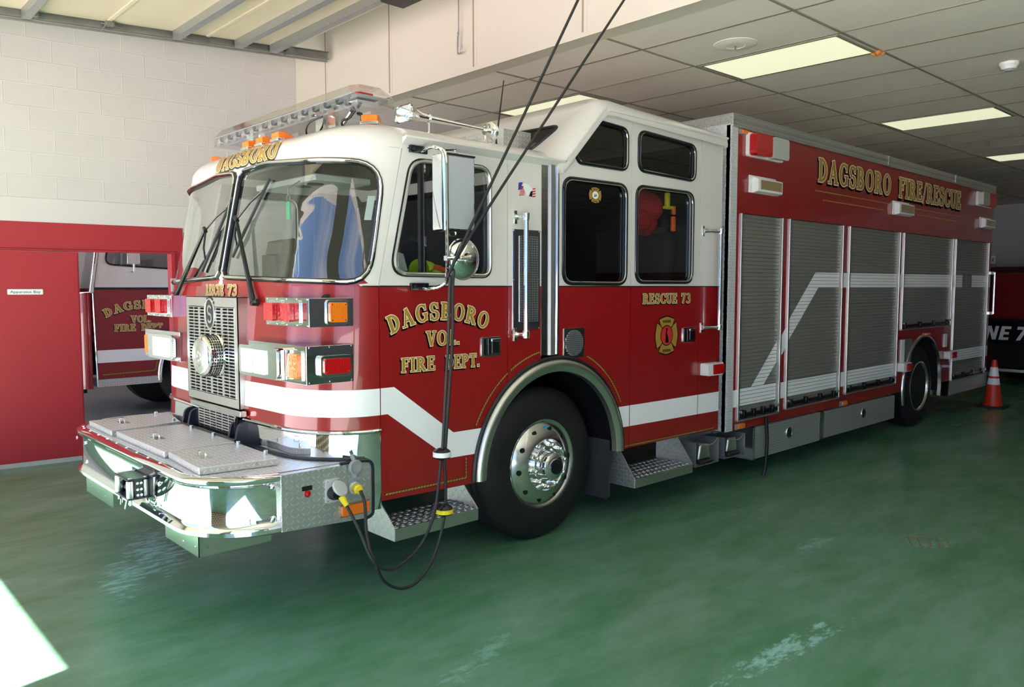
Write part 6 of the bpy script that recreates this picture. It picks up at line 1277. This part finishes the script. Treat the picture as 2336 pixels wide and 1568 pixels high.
mb = MB(); mb.add([(2.955, EY - 0.002, 0.768), (3.72, EY - 0.002, 0.768), (3.77, EY - 0.002, 0.93), (2.955, EY - 0.002, 0.93)], [(0, 1, 2, 3)]); mb.build('stripe', 'stripe_white', E2, smooth=0)
def earc(cx, rad, a0, zc):
    def f(u, v, lay, c):
        a = a0 - c / rad; p = Vector((cx + rad * math.cos(a), zc + rad * math.sin(a))); q = p + Vector((math.sin(a), -math.cos(a))) * (u - c) + Vector((math.cos(a), math.sin(a))) * v
        return (q.x, EY - 0.001 - 0.0008 * lay, q.y)
    return f
mb = MB(); letters(mb, 'DAGSBORO', earc(3.52, 0.95, PI / 2 + 0.46 / 0.95, 1.455 - 0.95), 0.108, width=0.92, track=0.12); fe = flat_y(0, 0, EY - 0.001, -0.0008)
letters(mb, 'VOL.', lambda u, v, l, c: fe(3.375 + u, 1.275 + v, l, c), 0.09, width=0.25, track=0.06); letters(mb, 'FIRE', lambda u, v, l, c: fe(3.17 + u, 1.165 + v, l, c), 0.09, width=0.26, track=0.06); letters(mb, 'DEPT.', lambda u, v, l, c: fe(3.50 + u, 1.165 + v, l, c), 0.09, width=0.30, track=0.04); mb.build('lettering', LM, E2, smooth=0)
mb = MB(); rope(mb, [(3.0, 0.612), (3.66, 0.628), (3.69, 0.75)], 0.008, lambda p, l: (p[0], EY - 0.001 - 0.0008 * l, p[1]), 0.03); mb.build('rope_striping', ['letter_black', 'gold'], E2, smooth=0)
mb = MB(); mb.box(2.95, 3.735, EY - 0.01, EY + 0.3, 0.46, 0.555); mb.build('tread_plate', 'diamond', E2, smooth=0)
mb = MB(); pr = [(0.715, 0.0), (0.705, -0.03), (0.68, -0.04), (0.66, -0.02), (0.655, 0.02)]; mb.grid(lambda a, q: (4.40 + q[0] * math.cos(R(a)), EY + q[1], 0.55 + q[0] * math.sin(R(a))), lin(-2, 185, 40), pr); mb.build('front_fender', 'steel', E2, smooth=50)
mb = MB(); mb.lathe([(0.3, 0), (0.31, 0.02), (0.45, 0.02), (0.51, 0.0), (0.53, -0.03), (0.53, -0.27), (0.48, -0.29), (0.3, -0.29)], (4.30, EY + 0.24, 0.528), (-math.sin(R(33)), -math.cos(R(33)), 0), 48); tw = mb.build('front_wheel', 'tyre', E2, smooth=40)
mb = MB(); mb.lathe([(0.3, 0.0), (0.28, 0.01), (0.2, 0.05), (0.1, 0.06), (0.08, 0.12), (0, 0.12)], (4.30, EY + 0.24, 0.528), (-math.sin(R(33)), -math.cos(R(33)), 0), 40); mb.build('rim', 'steel', tw)
mb = MB(); mb.lathe([(0.3, 0), (0.45, 0.0), (0.51, -0.02), (0.53, -0.05), (0.53, -0.27), (0.48, -0.29), (0.3, -0.29)], (4.22, EY + 1.62, 0.528), (0, 1, 0), 40); mb.build('front_wheel', 'tyre', E2, smooth=40)
mb = MB(); mb.box(2.9, 7.4, EY + 0.7, EY + 1.9, 0.55, 0.9); mb.box(3.05, 5.2, EY + 0.1, EY + 2.2, 0.95, 1.0); mb.box(2.8, 2.9, EY + 0.3, EY + 2.0, 0.36, 0.46); mb.build('chassis', 'void', E2, smooth=0)
mb = MB(); mb.tube([(3.365, EY - 0.22, 1.935), (3.365, EY - 0.22, 2.6)], 0.012, 8); mb.tube([(3.33, EY - 0.03, 1.93), (3.365, EY - 0.22, 1.93)], 0.011, 8); mb.prism(rrect(3.27, 3.42, 2.03, 2.55, 0.02, 3), 'y', EY - 0.28, EY - 0.23); mb.build('side_mirror', 'chrome', E2, bev=0.005)
mb = MB(); mb.box(3.68, 3.85, EY + 0.5, EY + 0.6, 2.0, 2.12); mb.build('equipment_box', 'diamond', E2, smooth=0)
# dark fire engine parked end-on at the back of the hall
E3 = thing('fire_engine', 'black-panelled engine end with white NE 7 lettering behind the cone', 'fire engine', (17, -0.3, 0))
mb = MB(); mb.box(16.35, 20.0, -1.6, 0.92, 0.55, 2.0); mb.build('engine_body', 'dark_red', E3, bev=0.03)
mb = MB(); mb.box(16.0, 16.4, -1.62, 0.94, 0.74, 1.17); lp = mb.build('lower_panel', 'black_gloss', E3, bev=0.02)
mb = MB(); mb.box(15.92, 16.1, -1.6, 0.80, 0.225, 0.29); mb.build('rear_bumper', 'steel', E3, bev=0.01)
mb = MB(); mb.box(16.1, 19.8, -1.5, 0.8, 0.3, 0.74); mb.build('underbody', 'void', E3, smooth=0)
for y in (0.65, -1.3):
    mb = MB(); mb.lathe([(0.25, 0), (0.45, 0.0), (0.5, -0.03), (0.5, -0.25), (0.45, -0.28), (0.25, -0.28)], (17.4, y + 0.27, 0.5), (0, 1, 0), 30); mb.build('wheel', 'tyre', E3)
BL = {'E': [[(0, 0), (0.62, 0), (0.62, 0.2), (0.25, 0.2), (0.25, 0.4), (0.56, 0.4), (0.56, 0.59), (0.25, 0.59), (0.25, 0.8), (0.62, 0.8), (0.62, 1), (0, 1)]], 'N': [[(0, 0), (0.22, 0), (0.22, 0.62), (0.5, 0), (0.74, 0), (0.74, 1), (0.52, 1), (0.52, 0.4), (0.25, 1), (0, 1)]], '7': [[(0.1, 0), (0.36, 0), (0.64, 0.82), (0.64, 1), (0, 1), (0, 0.78), (0.38, 0.78)]]}
mb = MB()
for ch, y in (('N', 0.925), ('E', 0.70), ('7', 0.452)):
    for q in BL[ch]: mb.prism(q, 'y', 15.994, 15.999, f=lambda p, c: (c, y - p[0] * 0.245 - p[1] * 0.05, 0.795 + p[1] * 0.245))
mb.build('lettering', 'decal_white', lp, smooth=0)
# ---------------------------------------------------------------- loose things inside the cab
kt = MB(); kt.box(2.335, 2.345, 0.90, 0.945, 2.155, 2.265); k_ = kt.build('key_tag', 'green_tag', smooth=0, bev=0.002); tag(k_, 'green key tag hanging inside the windscreen', 'key tag')
mb = MB(); mb.tube([(2.34, 0.922 + 0.022 * math.cos(2 * PI * k / 20), 2.288 + 0.022 * math.sin(2 * PI * k / 20)) for k in range(20)], 0.003, 6, closed=True); mb.tube([(2.34, 0.922, 2.31), (2.34, 0.922, 2.345), (2.42, 0.922, 2.40)], 0.005, 6); mb.build('key_ring', 'grey_metal', k_)
mb = MB(); n = 12
mb.grid(lambda u, v: (2.61 + 0.42 * u + 0.02 * math.sin(9 * v), 0.10 + 0.30 * v + 0.02 * math.sin(11 * u), 1.885 - 0.16 * u * u - 0.05 * math.sin(7 * u + 5 * v) - 0.14 * (v - 0.3) ** 2), lin(0.42, 0.85, n), lin(0, 1, n)); mb.grid(lambda u, v: (2.63 + 0.38 * u, 0.10 + 0.03 * math.sin(8 * u) - 0.02 * v, 1.885 - 0.16 * u * u - 0.14 * v), lin(0.46, 0.85, n), lin(0, 1, 4))
vs_ = mb.build('safety_vest', 'hi_vis', smooth=60); tag(vs_, 'lime yellow safety vest bundled at the driver window', 'vest')
mb = MB(); mb.grid(lambda u, v: (2.75 + 0.28 * u, 0.075 - 0.01 * v, 1.82 + 0.03 * v + 0.02 * math.sin(6 * u)), lin(0.2, 0.9, 8), [0, 1]); mb.build('reflective_band', 'strap_orange', vs_)
mb = MB(); mb.add([(2.54, 0.10, 1.84), (2.64, 0.09, 1.83), (2.66, 0.16, 1.93), (2.59, 0.19, 1.96)], [(0, 1, 2, 3)]); mb.add([(2.535, 0.115, 1.84), (2.635, 0.105, 1.83), (2.655, 0.175, 1.925), (2.585, 0.205, 1.955)], [(3, 2, 1, 0)]); tag(mb.build('paper_sheet', 'pale_plastic', smooth=0), 'pale folded paper behind the driver window', 'paper')
mb = MB()
for c, r_ in (((4.98, 0.22, 2.36), (0.20, 0.12, 0.13)), ((4.88, 0.20, 2.26), (0.14, 0.10, 0.11)), ((5.02, 0.24, 2.24), (0.11, 0.1, 0.1))):
    mb.grid(lambda a, b: (c[0] + r_[0] * math.cos(a) * math.cos(b) * (1 + 0.06 * math.sin(5 * a)), c[1] + r_[1] * math.sin(a) * math.cos(b), c[2] + r_[2] * math.sin(b)), lin(0, 2 * PI, 18), lin(-PI / 2, PI / 2, 10))
bg_ = mb.build('gear_bag', 'bag_red', smooth=60); tag(bg_, 'dark red bag hanging inside the crew door window', 'bag')
mb = MB(); mb.box(5.13, 5.17, 0.10, 0.13, 2.36, 2.48); mb.box(5.11, 5.2, 0.09, 0.13, 2.35, 2.375); tag(mb.build('gear_strap', 'yellow', bev=0.006), 'yellow buckle strap hanging beside the red bag', 'strap')
mb = MB(); mb.box(5.21, 5.25, 0.10, 0.13, 2.18, 2.30); mb.box(5.205, 5.245, 0.095, 0.125, 2.31, 2.38); tag(mb.build('gear_strap', 'strap_orange', bev=0.01), 'orange strap hanging beside the red bag', 'strap')

# parts hang at most two levels below their thing
def depth(o):
    n = 0
    while o.parent: o = o.parent; n += 1
    return n
for o in list(COL.objects):
    while depth(o) > 2:
        g = o.parent.parent; w_ = wpos(o); o.parent = g; o.location = w_ - wpos(g)
